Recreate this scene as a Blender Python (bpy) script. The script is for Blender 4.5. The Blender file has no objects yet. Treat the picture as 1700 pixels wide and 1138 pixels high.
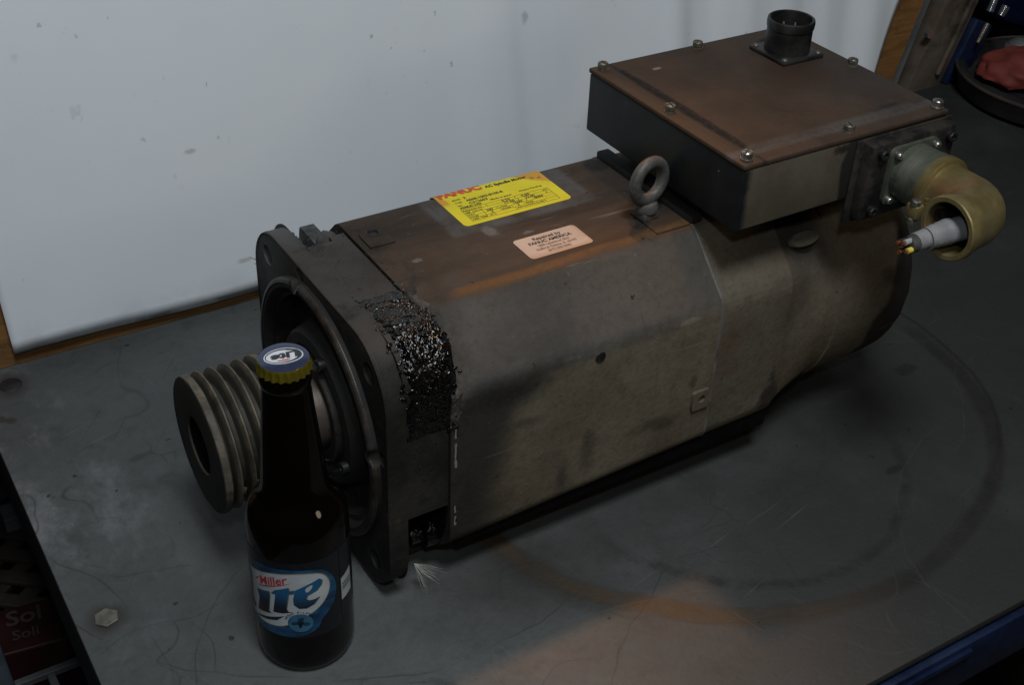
import bpy, bmesh, math, random
from math import sin, cos, pi, radians, sqrt, atan2
from mathutils import Vector, Matrix, Euler, noise as mnoise

random.seed(7)
S = bpy.context.scene
COL = S.collection

# ------------------------------------------------------------------ camera
cam_d = bpy.data.cameras.new("camera")
cam = bpy.data.objects.new("camera", cam_d)
COL.objects.link(cam)
cam_d.sensor_width = 36.0
cam_d.lens = 2115.02 / 1700 * 36.0
cam_d.clip_start = 0.01
cam_d.clip_end = 60
cam.location = (-0.25616, -0.62930, 0.63174)
cam.rotation_euler = (0.95683, -0.03439, -0.54831)
S.camera = cam

# ------------------------------------------------------------------ world + lamps
W = bpy.data.worlds.new("World")
S.world = W
W.use_nodes = True
W.node_tree.nodes["Background"].inputs[0].default_value = (0.70, 0.76, 0.84, 1)
W.node_tree.nodes["Background"].inputs[1].default_value = 0.009

def aim(o, tgt):
    o.rotation_euler = (Vector(tgt) - o.location).to_track_quat('-Z', 'Y').to_euler()

def area(name, loc, tgt, size, watts, col, sy=None):
    l = bpy.data.lights.new(name, 'AREA')
    l.energy = watts; l.color = col; l.size = size; l.shape = 'DISK'
    if sy:
        l.shape = 'RECTANGLE'; l.size_y = sy
    o = bpy.data.objects.new(name, l); COL.objects.link(o)
    o.location = loc; aim(o, tgt)
    return o

def spot(name, loc, tgt, watts, col, ang, blend, rad):
    l = bpy.data.lights.new(name, 'SPOT')
    l.energy = watts; l.color = col; l.spot_size = radians(ang); l.spot_blend = blend
    l.shadow_soft_size = rad
    o = bpy.data.objects.new(name, l); COL.objects.link(o)
    o.location = loc; aim(o, tgt)
    return o

area("shop_tube_lamp", (-0.12, -0.80, 1.95), (0.15, 0.20, 0.10), 0.50, 25.0, (0.91, 0.96, 1.0))
area("camera_flash", (-0.27, -0.66, 0.80), (0.30, 0.20, 0.15), 0.05, 1.35, (0.88, 0.94, 1.0))
spot("warm_work_lamp", (0.50, 0.58, 1.60), (0.115, -0.215, 0.0), 56, (1.0, 0.50, 0.22), 12.5, 1.0, 0.055)
area("warm_side_lamp", (0.75, -1.30, 0.75), (0.3, -0.1, 0.1), 0.30, 1.1, (1.0, 0.82, 0.58))

S.render.engine = 'CYCLES'
S.view_settings.view_transform = 'Standard'
S.view_settings.look = 'None'
S.view_settings.gamma = 1
S.view_settings.exposure = 0.0
S.view_settings.use_curve_mapping = False

# ------------------------------------------------------------------ material helpers
class NT:
    """small wrapper to write procedural node trees"""
    def __init__(s, name):
        s.m = bpy.data.materials.new(name); s.m.use_nodes = True
        s.t = s.m.node_tree; s.b = s.t.nodes["Principled BSDF"]
        tc = s.t.nodes.new("ShaderNodeTexCoord"); s.P = tc.outputs["Object"]
        sp = s.t.nodes.new("ShaderNodeSeparateXYZ"); s.L(s.P, sp.inputs[0])
        s.x, s.y, s.z = sp.outputs
    def L(s, a, b): s.t.links.new(a, b)
    def put(s, inp, v):
        if hasattr(v, "is_linked"): s.L(v, inp)
        else: inp.default_value = v
    def math(s, op, a, b=0.0, c=None):
        n = s.t.nodes.new("ShaderNodeMath"); n.operation = op
        s.put(n.inputs[0], a); s.put(n.inputs[1], b)
        if c is not None: s.put(n.inputs[2], c)
        return n.outputs[0]
    def mul(s, a, b): return s.math('MULTIPLY', a, b)
    def add(s, a, b): return s.math('ADD', a, b)
    def sub(s, a, b): return s.math('SUBTRACT', a, b)
    def mx(s, a, b): return s.math('MAXIMUM', a, b)
    def inv(s, a): return s.math('SUBTRACT', 1.0, a)
    def ramp(s, v, lo, hi, o0=0.0, o1=1.0):
        n = s.t.nodes.new("ShaderNodeMapRange"); n.interpolation_type = 'SMOOTHSTEP'
        s.put(n.inputs[0], v)
        if lo <= hi:
            vals = (lo, hi, o0, o1)
        else:
            vals = (hi, lo, o1, o0)
        for i, q in enumerate(vals): n.inputs[i + 1].default_value = q
        return n.outputs[0]
    def vec(s, scale=(1, 1, 1), off=(0, 0, 0)):
        n = s.t.nodes.new("ShaderNodeMapping"); s.L(s.P, n.inputs[0])
        n.inputs["Scale"].default_value = scale; n.inputs["Location"].default_value = off
        return n.outputs[0]
    def noise(s, scale, detail=4, rough=0.6, st=(1, 1, 1), off=(0, 0, 0), dist=0.0):
        n = s.t.nodes.new("ShaderNodeTexNoise"); s.L(s.vec(st, off), n.inputs["Vector"])
        n.inputs["Scale"].default_value = scale; n.inputs["Detail"].default_value = detail
        n.inputs["Roughness"].default_value = rough; n.inputs["Distortion"].default_value = dist
        return n.outputs[0]
    def streaks(s, rot, scale, lo, hi, off=(0, 0, 0)):
        n = s.t.nodes.new("ShaderNodeMapping"); s.L(s.P, n.inputs[0])
        n.inputs["Rotation"].default_value = (0, 0, rot); n.inputs["Location"].default_value = off
        m = s.t.nodes.new("ShaderNodeMapping"); s.L(n.outputs[0], m.inputs[0]); m.inputs["Scale"].default_value = (0.035, 1, 1)
        t = s.t.nodes.new("ShaderNodeTexNoise"); s.L(m.outputs[0], t.inputs["Vector"]); t.inputs["Scale"].default_value = scale; t.inputs["Detail"].default_value = 3
        return s.ramp(t.outputs[0], lo, hi)
    def cracks(s, scale, width, st=(1, 1, 1), off=(0, 0, 0)):
        n = s.t.nodes.new("ShaderNodeTexVoronoi"); n.feature = 'DISTANCE_TO_EDGE'
        t = s.t.nodes.new("ShaderNodeTexNoise"); s.L(s.P, t.inputs["Vector"]); t.inputs["Scale"].default_value = 5.0; t.inputs["Detail"].default_value = 3
        a = s.t.nodes.new("ShaderNodeVectorMath"); a.operation = 'MULTIPLY_ADD'; s.L(t.outputs["Color"], a.inputs[0]); a.inputs[1].default_value = (0.16, 0.16, 0.16); s.L(s.vec(st, off), a.inputs[2])
        s.L(a.outputs[0], n.inputs["Vector"]); n.inputs["Scale"].default_value = scale
        return s.ramp(n.outputs[0], width, 0.0)
    def dist(s, c, sq=(1, 1, 1)):
        """distance to a point, each axis scaled"""
        a = None
        for ax, cc, q in zip((s.x, s.y, s.z), c, sq):
            if q == 0: continue
            d = s.mul(s.sub(ax, cc), q); d = s.mul(d, d)
            a = d if a is None else s.add(a, d)
        return s.math('SQRT', a)
    def blob(s, c, r, soft, sq=(1, 1, 1), wob=0.0, wsc=30):
        d = s.dist(c, sq)
        if wob: d = s.add(d, s.mul(s.sub(s.noise(wsc, 5, 0.65), 0.5), wob))
        return s.ramp(d, r + soft, r - soft)
    def mix(s, a, b, f):
        n = s.t.nodes.new("ShaderNodeMix"); n.data_type = 'RGBA'
        s.put(n.inputs[0], f)
        for i, v in ((6, a), (7, b)):
            if isinstance(v, tuple): n.inputs[i].default_value = (*v, 1)
            else: s.L(v, n.inputs[i])
        return n.outputs[2]
    def mixf(s, a, b, f):
        n = s.t.nodes.new("ShaderNodeMix"); n.data_type = 'FLOAT'
        s.put(n.inputs[0], f); s.put(n.inputs[2], a); s.put(n.inputs[3], b)
        return n.outputs[0]
    def bump(s, h, strength, dist=0.001):
        n = s.t.nodes.new("ShaderNodeBump"); n.inputs["Strength"].default_value = strength
        n.inputs["Distance"].default_value = dist
        s.L(h, n.inputs["Height"]); s.L(n.outputs[0], s.b.inputs["Normal"])
    def done(s, col, rough=0.6, metal=0.0, spec=0.5, coat=0.0):
        if isinstance(col, tuple): s.b.inputs["Base Color"].default_value = (*col, 1)
        else: s.L(col, s.b.inputs["Base Color"])
        s.put(s.b.inputs["Roughness"], rough); s.put(s.b.inputs["Metallic"], metal)
        s.b.inputs["Specular IOR Level"].default_value = spec
        s.b.inputs["Coat Weight"].default_value = coat
        return s.m

def plain(name, col, rough=0.5, metal=0.0, var=0.25, scale=60, bump=0.15, spec=0.5):
    n = NT(name)
    f = n.ramp(n.noise(scale, 6, 0.65), 0.3, 0.7)
    c = n.mix(tuple(v * (1 - var) for v in col), tuple(min(1, v * (1 + var)) for v in col), f)
    if bump: n.bump(n.noise(scale * 6, 4, 0.6), bump, 0.0006)
    return n.done(c, n.mixf(rough * 0.85, min(1, rough * 1.15), f), metal, spec)

MAT = {}

# --- grey painted bench top
n = NT("bench_paint")
big = n.ramp(n.noise(3.0, 5, 0.6), 0.35, 0.68)
col = n.mix((0.052, 0.057, 0.057), (0.083, 0.088, 0.087), big)
fine = n.ramp(n.noise(120, 5, 0.7), 0.35, 0.7)
col = n.mix(col, (0.045, 0.047, 0.048), n.mul(fine, 0.35))
# light falloff to the right of the motor, painted as a darker tone
right_falloff = n.mul(n.ramp(n.x, -0.05, 0.35), n.ramp(n.noise(6, 5, 0.6, off=(3, 1, 0)), 0.15, 0.55))
col = n.mix(col, (0.025, 0.0245, 0.0235), n.mul(right_falloff, 0.9))
# pale rubbed patches at the left corner
rub = n.ramp(n.noise(14, 6, 0.7, st=(1, 0.6, 1), off=(5, 2, 0)), 0.47, 0.66)
rub = n.mul(rub, n.blob((-0.165, 0.13, 0), 0.05, 0.07, (1, 0.42, 0)))
col = n.mix(col, (0.20, 0.20, 0.215), n.mul(rub, 0.75))
# swirl marks left by turning the motor round
wob = n.mul(n.sub(n.noise(7, 3, 0.5), 0.5), 0.030)
streak = n.ramp(n.noise(55, 5, 0.7, st=(1, 1, 1)), 0.25, 0.75)
d1 = n.add(n.dist((0.317, -0.0137, 0), (1, 1, 0)), wob)
ring = n.ramp(n.math('ABSOLUTE', n.sub(d1, 0.2365)), 0.0105, 0.003)
ring = n.mul(ring, n.mixf(0.45, 1.0, streak))
ring = n.mul(ring, n.ramp(n.y, 0.03, -0.06))
rust = n.mul(ring, n.ramp(n.x, 0.33, 0.17))
wide = n.mul(n.ramp(n.math('ABSOLUTE', n.sub(d1, 0.240)), 0.020, 0.004), n.ramp(n.x, 0.16, 0.10))
col = n.mix(col, (0.009, 0.008, 0.006), n.mul(n.mul(ring, n.inv(rust)), 0.85))
col = n.mix(col, (0.020, 0.019, 0.014), n.mul(n.mul(wide, n.ramp(n.y, 0.0, -0.1)), 0.55))
col = n.mix(col, (0.056, 0.032, 0.012), n.mul(rust, 0.95))
d2 = n.add(n.dist((0.2946, -0.0813, 0), (1, 1, 0)), wob)
ring2 = n.mul(n.ramp(n.math('ABSOLUTE', n.sub(d2, 0.140)), 0.007, 0.001), n.ramp(n.y, -0.09, -0.16))
col = n.mix(col, (0.010, 0.0095, 0.008), n.mul(n.mul(ring2, streak), 0.85))
d3 = n.add(n.dist((0.36, -0.02, 0), (1, 1, 0)), wob)
ring3 = n.mul(n.ramp(n.math('ABSOLUTE', n.sub(d3, 0.205)), 0.004, 0.0005), n.ramp(n.x, 0.42, 0.52))
col = n.mix(col, (0.009, 0.009, 0.008), n.mul(ring3, 0.7))
# scratches
sc1 = n.mul(n.cracks(9, 0.010, (1, 0.35, 1), (0.3, 0.1, 0)), n.ramp(n.noise(9, 3, 0.6, off=(7, 3, 1)), 0.50, 0.64))
sc2 = n.mul(n.cracks(13, 0.008, (0.3, 1, 1), (2.3, 1.1, 0)), n.ramp(n.noise(11, 3, 0.6, off=(1, 8, 1)), 0.52, 0.62))
col = n.mix(col, (0.024, 0.022, 0.019), n.mul(n.mx(sc1, sc2), 0.55))
sc3 = n.mul(n.cracks(17, 0.008, (1, 0.5, 1), (4.3, 0.7, 0)), n.ramp(n.noise(13, 3, 0.6, off=(2, 3, 4)), 0.55, 0.62))
col = n.mix(col, (0.14, 0.145, 0.15), n.mul(sc3, 0.12))
# thin curved drag marks
for k, (cx, cy, r, sx, sy, up) in enumerate(((0.36, 0.10, 0.262, 1, 0, 1), (0.30, -0.02, 0.222, 0, -1, 0), (0.25, 0.02, 0.176, 0.6, -0.8, 0), (0.42, -0.05, 0.118, 0.9, -0.4, 1), (0.22, -0.30, 0.115, 0.5, 0.8, 1), (0.33, -0.45, 0.330, 0.1, 1, 0), (0.10, -0.42, 0.250, 0.7, 0.7, 1), (0.05, 0.10, 0.255, -0.5, -0.8, 0), (-0.35, -0.05, 0.205, 1, 0.1, 0), (-0.02, -0.12, 0.115, -0.9, 0.3, 0), (0.60, 0.10, 0.150, -0.5, -0.8, 1), (0.50, -0.30, 0.170, -0.7, 0.6, 1))):
    w2 = n.mul(n.sub(n.noise(4.5, 4, 0.6, off=(k * 1.3, k, 0)), 0.5), 0.05)
    dd = n.add(n.dist((cx, cy, 0), (1, 1, 0)), w2)
    ln = n.ramp(n.math('ABSOLUTE', n.sub(dd, r)), 0.0011, 0.0002)
    sd = n.ramp(n.add(n.mul(n.sub(n.x, cx), sx / r), n.mul(n.sub(n.y, cy), sy / r)), 0.45, 0.75)
    br = n.ramp(n.noise(14, 4, 0.6, off=(k, 3, 1)), 0.38, 0.60)
    col = n.mix(col, (0.105, 0.107, 0.105) if up else (0.022, 0.020, 0.016), n.mul(n.mul(ln, sd), n.mul(br, 0.14 if up else 0.50)))
for k, rt in enumerate((0.5, 1.3, 2.2, 2.9)):
    stq = n.mul(n.streaks(rt, 230, 0.66, 0.74, (k, k * 2, 0)), n.ramp(n.noise(9, 3, 0.6, off=(k * 3, 1, 0)), 0.42, 0.62))
    col = n.mix(col, (0.115, 0.117, 0.115) if k % 2 else (0.020, 0.019, 0.017), n.mul(stq, 0.45 if k % 2 else 0.65))
# grit
col = n.mix(col, (0.10, 0.095, 0.085), n.mul(n.ramp(n.noise(420, 2, 0.5, off=(4, 4, 0)), 0.70, 0.76), 0.5))
col = n.mix(col, (0.014, 0.013, 0.012), n.mul(n.ramp(n.noise(330, 2, 0.5, off=(8, 2, 0)), 0.70, 0.76), 0.6))
# mottled dirt
col = n.mix(col, (0.026, 0.024, 0.021), n.mul(n.ramp(n.noise(34, 6, 0.72, off=(1, 2, 0)), 0.50, 0.72), 0.40))
# small dark spots, and the grime round the bolts
spt = n.ramp(n.noise(95, 2, 0.4, off=(9, 9, 0)), 0.735, 0.765)
col = n.mix(col, (0.012, 0.012, 0.012), n.mul(spt, 0.8))
for c, r in (((-0.164, -0.0153, 0), 0.013), ((-0.1556, 0.2672, 0), 0.016), ((-0.172, 0.225, 0), 0.004), ((-0.166, 0.221, 0), 0.004)):
    col = n.mix(col, (0.030, 0.026, 0.022), n.mul(n.blob(c, r, r * 0.4, (1, 1, 0), 0.012, 60), 0.75))
col = n.mix(col, (0.012, 0.011, 0.010), n.mul(n.blob((0.40, -0.16, 0), 0.004, 0.002, (0.5, 1.2, 0), 0.01, 120), 0.9))
col = n.mix(col, (0.012, 0.011, 0.010), n.mul(n.blob((0.505, -0.07, 0), 0.007, 0.003, (0.6, 1.0, 0), 0.02, 90), 0.8))
# darker patch on the bench at the motor's near side
near_patch = n.blob((0.09, -0.115, 0), 0.035, 0.03, (0.55, 1, 0), 0.05, 20)
col = n.mix(col, (0.014, 0.013, 0.011), n.mul(near_patch, 0.65))
n.bump(n.add(n.noise(260, 5, 0.7), n.mul(n.noise(25, 3, 0.5), 2.0)), 0.35, 0.0009)
rbr = n.ramp(n.x, 0.05, 0.40)  # bench darkened again to the right, more painted falloff
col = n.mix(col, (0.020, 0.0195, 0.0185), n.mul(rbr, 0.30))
MAT['bench'] = n.done(col, n.mixf(0.42, 0.68, n.noise(20, 5, 0.65)), 0.0, 0.35)

MAT['blue_rail'] = plain("blue_rail_paint", (0.0045, 0.011, 0.036), 0.42, 0, 0.4, 25, 0.2)
MAT['dark_steel'] = plain("dark_steel", (0.018, 0.018, 0.019), 0.55, 0.3, 0.4, 40, 0.25)
MAT['zinc_bolt'] = plain("zinc_bolt", (0.12, 0.115, 0.095), 0.5, 0.35, 0.35, 150, 0.3)

# --- white sheet
n = NT("white_sheet_vinyl")
c = n.mix((0.76, 0.81, 0.855), (0.81, 0.855, 0.89), n.ramp(n.noise(4, 4, 0.6), 0.3, 0.7))
st1 = n.ramp(n.noise(16, 5, 0.7, st=(1.0, 1, 0.55), off=(2, 0, 5)), 0.69, 0.78)
c = n.mix(c, (0.40, 0.39, 0.36), n.mul(st1, 0.22))
sm = n.mul(n.ramp(n.noise(42, 4, 0.6, st=(1, 1, 0.6), off=(7, 0, 1)), 0.66, 0.71), n.ramp(n.noise(5, 2, 0.5, off=(4, 0, 2)), 0.45, 0.6))
c = n.mix(c, (0.40, 0.38, 0.34), n.mul(sm, 0.30))
dk = n.mul(n.ramp(n.noise(110, 3, 0.6, st=(1, 1, 0.7), off=(3, 0, 7)), 0.69, 0.73), n.ramp(n.noise(7, 2, 0.5, off=(8, 0, 2)), 0.48, 0.6))
c = n.mix(c, (0.26, 0.23, 0.20), n.mul(dk, 0.45))
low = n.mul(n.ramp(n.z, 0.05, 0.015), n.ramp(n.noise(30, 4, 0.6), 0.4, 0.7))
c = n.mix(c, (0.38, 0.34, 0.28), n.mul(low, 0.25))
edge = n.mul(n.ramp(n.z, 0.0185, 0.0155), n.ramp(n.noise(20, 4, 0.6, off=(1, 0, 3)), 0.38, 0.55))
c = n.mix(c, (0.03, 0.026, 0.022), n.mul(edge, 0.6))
for cc, rr, sq in (((0.018, 0, 0.160), 0.0045, (1, 0, 2.2)), ((0.055, 0, 0.047), 0.0045, (0.8, 0, 2.0)), ((0.33, 0, 0.22), 0.004, (1.5, 0, 0.8)), ((0.42, 0, 0.155), 0.005, (1.8, 0, 0.9))):
    c = n.mix(c, (0.28, 0.25, 0.20), n.mul(n.blob(cc, rr, rr * 0.6, sq, 0.010, 160), 0.45))
n.bump(n.noise(60, 3, 0.5), 0.08, 0.001)
MAT['sheet'] = n.done(c, 0.55, 0, 0.4)

# --- brown board
n = NT("brown_board_wood")
g = n.noise(30, 6, 0.7, st=(0.25, 1, 2.0), dist=1.5)
c = n.mix((0.115, 0.056, 0.018), (0.25, 0.125, 0.042), n.ramp(g, 0.3, 0.7))
c = n.mix(c, (0.025, 0.014, 0.008), n.mul(n.ramp(n.noise(18, 5, 0.7), 0.52, 0.7), 0.6))
n.bump(g, 0.2, 0.001)
MAT['board'] = n.done(c, 0.6, 0, 0.3)

# --- dusty painted motor housing: top (rust brown), chamfer (grey), side (khaki dust)
def housing(name, seed, rear=False):
    n = NT(name)
    o = (seed, seed * 1.7, seed * 0.6)
    patch = n.ramp(n.noise(11, 6, 0.65, off=o), 0.33, 0.68)
    fine = n.noise(240, 5, 0.7, off=o)
    # khaki dust film over black paint
    c = n.mix((0.104, 0.088, 0.060), (0.154, 0.132, 0.094), patch)
    # rusty wash
    wash = n.ramp(n.noise(7, 5, 0.62, st=(1, 1, 1.4), off=(o[0] + 3, o[1], o[2])), 0.45, 0.72)
    c = n.mix(c, (0.078, 0.050, 0.032), n.mul(wash, 0.65))
    if not rear:
        # upper corner turns grey above a wobbling height
        wz = n.add(n.z, n.mul(n.sub(n.noise(18, 4, 0.6), 0.5), 0.016))
        grey = n.ramp(wz, 0.150, 0.163)
        greyc = n.mix((0.044, 0.043, 0.040), (0.080, 0.075, 0.068), patch)
        greyc = n.mix(greyc, (0.085, 0.066, 0.050), n.mul(n.ramp(n.x, 0.12, 0.24), 0.35))
        c = n.mix(c, greyc, grey)
        # top flat: brown oily film with streaks along the motor
        lng = n.noise(26, 6, 0.65, st=(0.22, 1, 1), off=(2, 5, 1), dist=0.6)
        topc = n.mix((0.029, 0.022, 0.017), (0.060, 0.041, 0.028), n.ramp(lng, 0.35, 0.66))
        topc = n.mix(topc, (0.068, 0.036, 0.018), n.mul(n.ramp(n.noise(13, 5, 0.6, st=(0.35, 1, 1), off=(8, 1, 1)), 0.52, 0.72), 0.7))
        topc = n.mix(topc, (0.075, 0.070, 0.066), n.mul(n.ramp(n.noise(9, 5, 0.6, off=(1, 9, 1)), 0.55, 0.75), 0.5))
        ty = n.add(n.y, n.mul(n.sub(n.noise(14, 4, 0.6, st=(0.5, 1, 1)), 0.5), 0.014))
        top = n.mul(n.ramp(wz, 0.193, 0.199), n.ramp(ty, -0.064, -0.056))
        c = n.mix(c, topc, top)
        # rust along the upper edge
        e = n.mul(n.ramp(n.math('ABSOLUTE', n.add(ty, 0.055)), 0.0060, 0.0012), n.ramp(n.z, 0.188, 0.196))
        e = n.mul(e, n.mul(n.ramp(n.x, 0.062, 0.078), n.ramp(n.noise(26, 4, 0.6, st=(0.4, 1, 1)), 0.30, 0.55)))
        c = n.mix(c, (0.125, 0.062, 0.024), n.mul(e, 0.8))
        # shade painted on the lower front of the side, greasy dirt at the front lip
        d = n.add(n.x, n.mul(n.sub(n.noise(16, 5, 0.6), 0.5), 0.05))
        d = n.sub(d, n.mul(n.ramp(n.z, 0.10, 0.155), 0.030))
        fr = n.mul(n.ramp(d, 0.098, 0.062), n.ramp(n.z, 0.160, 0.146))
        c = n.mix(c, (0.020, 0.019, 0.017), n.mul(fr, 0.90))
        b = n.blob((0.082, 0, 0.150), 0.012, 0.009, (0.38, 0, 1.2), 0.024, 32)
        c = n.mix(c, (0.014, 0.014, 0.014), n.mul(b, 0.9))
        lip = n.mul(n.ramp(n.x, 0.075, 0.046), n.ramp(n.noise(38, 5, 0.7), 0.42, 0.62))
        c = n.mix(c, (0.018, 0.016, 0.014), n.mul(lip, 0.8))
        # oil runs low on the side
        for cc, r, sq in (((0.150, 0, 0.075), 0.008, (1.0, 0, 0.45)), ((0.205, 0, 0.078), 0.010, (0.40, 0, 1.5)), ((0.130, 0, 0.060), 0.010, (1.6, 0, 0.5)), ((0.237, 0, 0.101), 0.004, (1.3, 0, 0.6)), ((0.10, 0, 0.12), 0.006, (0.5, 0, 1)), ((0.112, 0, 0.158), 0.006, (0.25, 0, 1.4)), ((0.215, 0, 0.072), 0.006, (0.5, 0, 1))):
            c = n.mix(c, (0.022, 0.020, 0.017), n.mul(n.blob(cc, r * 0.7, r * 0.55, sq, 0.016, 45), 0.55))
        # smear round the eyebolt
        for cc, r in (((0.2215, -0.040, 0.2024), 0.007), ((0.228, -0.028, 0.2024), 0.009), ((0.246, 0.045, 0.2024), 0.010)):
            c = n.mix(c, (0.016, 0.015, 0.014), n.mul(n.blob(cc, r, 0.003, (1, 1, 0), 0.012, 60), n.ramp(n.z, 0.198, 0.2015)))
        # dusty grey frame round the plate
        pl = n.mul(n.ramp(n.math('ABSOLUTE', n.sub(n.x, 0.1605)), 0.060, 0.054), n.ramp(n.y, 0.000, 0.006))
        c = n.mix(c, (0.072, 0.071, 0.069), n.mul(n.mul(pl, n.ramp(n.z, 0.190, 0.199)), n.ramp(n.noise(30, 3, 0.6), 0.25, 0.6)))
        # scuffs
        for cc, r, sq in (((0.128, -0.0, 0.2024), 0.0035, (0.8, 0.55, 0)), ((0.150, -0.013, 0.2024), 0.002, (0.5, 1.2, 0)), ((0.068, -0.01, 0.2024), 0.002, (0.6, 1, 0))):
            c = n.mix(c, (0.16, 0.155, 0.15), n.mul(n.mul(n.blob(cc, r, r * 0.5, sq, 0.004, 300), 0.6), n.ramp(n.z, 0.198, 0.201)))
        c = n.mix(c, (0.20, 0.18, 0.14), n.mul(n.blob((0.226, 0, 0.157), 0.003, 0.001, (0.4, 0, 1.3), 0.004, 200), 0.55))
    else:
        # bands of bare black paint on the fan cover
        g2 = n.ramp(n.noise(9, 5, 0.6, off=(6, 2, 1)), 0.42, 0.62)
        c = n.mix(c, (0.062, 0.056, 0.048), n.mul(g2, 0.4))
        bx = n.add(n.x, n.mul(n.sub(n.noise(13, 5, 0.6, off=(1, 1, 4)), 0.5), 0.05))
        rim = n.mul(n.ramp(n.add(bx, n.mul(n.ramp(n.z, 0.15, 0.08), 0.016)), 0.434, 0.442), n.ramp(n.z, 0.175, 0.15))
        c = n.mix(c, (0.016, 0.016, 0.017), n.mul(rim, 0.9))
        st = n.mul(n.blob((0.314, 0, 0.062), 0.009, 0.004, (1.0, 0, 0.5), 0.024, 50), n.ramp(n.y, -0.05, -0.07))
        c = n.mix(c, (0.018, 0.018, 0.018), n.mul(st, 0.9))
        b2 = n.ramp(n.math('ABSOLUTE', n.sub(bx, 0.350)), 0.030, 0.012)
        c = n.mix(c, (0.048, 0.044, 0.040), n.mul(n.mul(b2, n.ramp(n.z, 0.12, 0.17)), 0.6))
        r3 = n.ramp(n.noise(12, 5, 0.65, off=(3, 6, 2)), 0.52, 0.72)
        c = n.mix(c, (0.085, 0.050, 0.028), n.mul(r3, 0.55))
    c = n.mix(c, (0.015, 0.014, 0.013), n.mul(n.ramp(n.noise(55, 5, 0.7, off=o), 0.66, 0.70), 0.75))
    stk1 = n.mul(n.ramp(n.noise(210, 3, 0.6, st=(0.05, 1, 1), off=o), 0.66, 0.72), n.ramp(n.noise(13, 3, 0.6, off=(o[0], 4, 2)), 0.45, 0.6))
    c = n.mix(c, (0.17, 0.16, 0.14), n.mul(stk1, 0.40))
    stk2 = n.mul(n.ramp(n.noise(120, 4, 0.65, st=(1, 0.07, 0.07), off=(3, o[1], 1)), 0.62, 0.72), n.ramp(n.noise(10, 3, 0.6, off=(o[0], 1, 7)), 0.46, 0.62))
    c = n.mix(c, (0.024, 0.021, 0.018), n.mul(stk2, 0.55))
    chp = n.mul(n.ramp(n.noise(130, 3, 0.55, off=(7, o[0], 2)), 0.70, 0.72), n.ramp(n.noise(16, 3, 0.6, off=(2, 2, o[0])), 0.42, 0.60))
    c = n.mix(c, (0.012, 0.012, 0.012), n.mul(chp, 0.85))
    c = n.mix(c, (0.040, 0.036, 0.030), n.mul(n.ramp(fine, 0.45, 0.75), 0.45))
    c = n.mix(c, (0.030, 0.027, 0.023), n.mul(n.ramp(n.noise(85, 6, 0.75, off=(o[1], 2, 1)), 0.48, 0.74), 0.35))
    c = n.mix(c, (0.17, 0.155, 0.13), n.mul(n.ramp(n.noise(150, 4, 0.7, off=(o[2], 5, 3)), 0.64, 0.76), 0.35))
    n.bump(n.add(fine, n.mul(n.noise(40, 5, 0.65), 2.5)), 0.40, 0.0008)
    return n.done(c, n.mixf(0.66, 0.90, patch), 0.0, 0.18)
MAT['cover'] = housing("dusty_cover_paint", 1.0)
MAT['tail'] = housing("dusty_tail_paint", 4.0, True)

# --- casting of the flange / bearing housing
n = NT("grimy_casting")
p = n.ramp(n.noise(18, 6, 0.65), 0.35, 0.66)
c = n.mix((0.010, 0.010, 0.009), (0.026, 0.024, 0.021), p)
topm = n.ramp(n.z, 0.188, 0.198)
c = n.mix(c, n.mix((0.033, 0.029, 0.026), (0.055, 0.048, 0.042), p), n.mul(topm, 0.9))
ear = n.blob((0, 0.085, 0.185), 0.03, 0.025, (0.3, 1, 1), 0.02, 30)
c = n.mix(c, (0.105, 0.108, 0.110), n.mul(ear, 0.8))
c = n.mix(c, (0.12, 0.062, 0.028), n.mul(n.ramp(n.noise(24, 5, 0.7, off=(3, 2, 1)), 0.60, 0.74), 0.6))
c = n.mix(c, (0.008, 0.008, 0.008), n.mul(n.ramp(n.noise(30, 5, 0.65, off=(1, 7, 2)), 0.55, 0.70), 0.7))
n.bump(n.add(n.noise(130, 6, 0.7), n.mul(n.noise(45, 4, 0.6), 1.5)), 0.55, 0.0013)
MAT['casting'] = n.done(c, n.mixf(0.50, 0.85, n.noise(35, 4, 0.6)), 0.0, 0.22)

n = NT("dull_crust")
c = n.mix((0.022, 0.020, 0.018), (0.070, 0.064, 0.058), n.ramp(n.noise(70, 6, 0.7), 0.38, 0.66))
n.bump(n.noise(260, 5, 0.7), 0.7, 0.0012)
MAT['crust'] = n.done(c, n.mixf(0.45, 0.85, n.noise(50, 4, 0.6)), 0.0, 0.3)
MAT['weld'] = plain("weld_grey", (0.095, 0.089, 0.080), 0.6, 0, 0.45, 60, 0.3, 0.25)
# --- wet black grease
n = NT("wet_grease")
c = n.mix((0.0016, 0.0016, 0.0016), (0.007, 0.006, 0.005), n.ramp(n.noise(60, 5, 0.7), 0.45, 0.75))
c = n.mix(c, (0.22, 0.18, 0.12), n.ramp(n.noise(190, 2, 0.5, off=(1, 4, 2)), 0.785, 0.80))
n.bump(n.add(n.noise(400, 2, 0.5), n.mul(n.noise(150, 3, 0.6), 1.4)), 0.6, 0.0022)
MAT['grease'] = n.done(c, n.mixf(0.07, 0.20, n.noise(60, 4, 0.6)), 0.0, 0.5)

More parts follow.
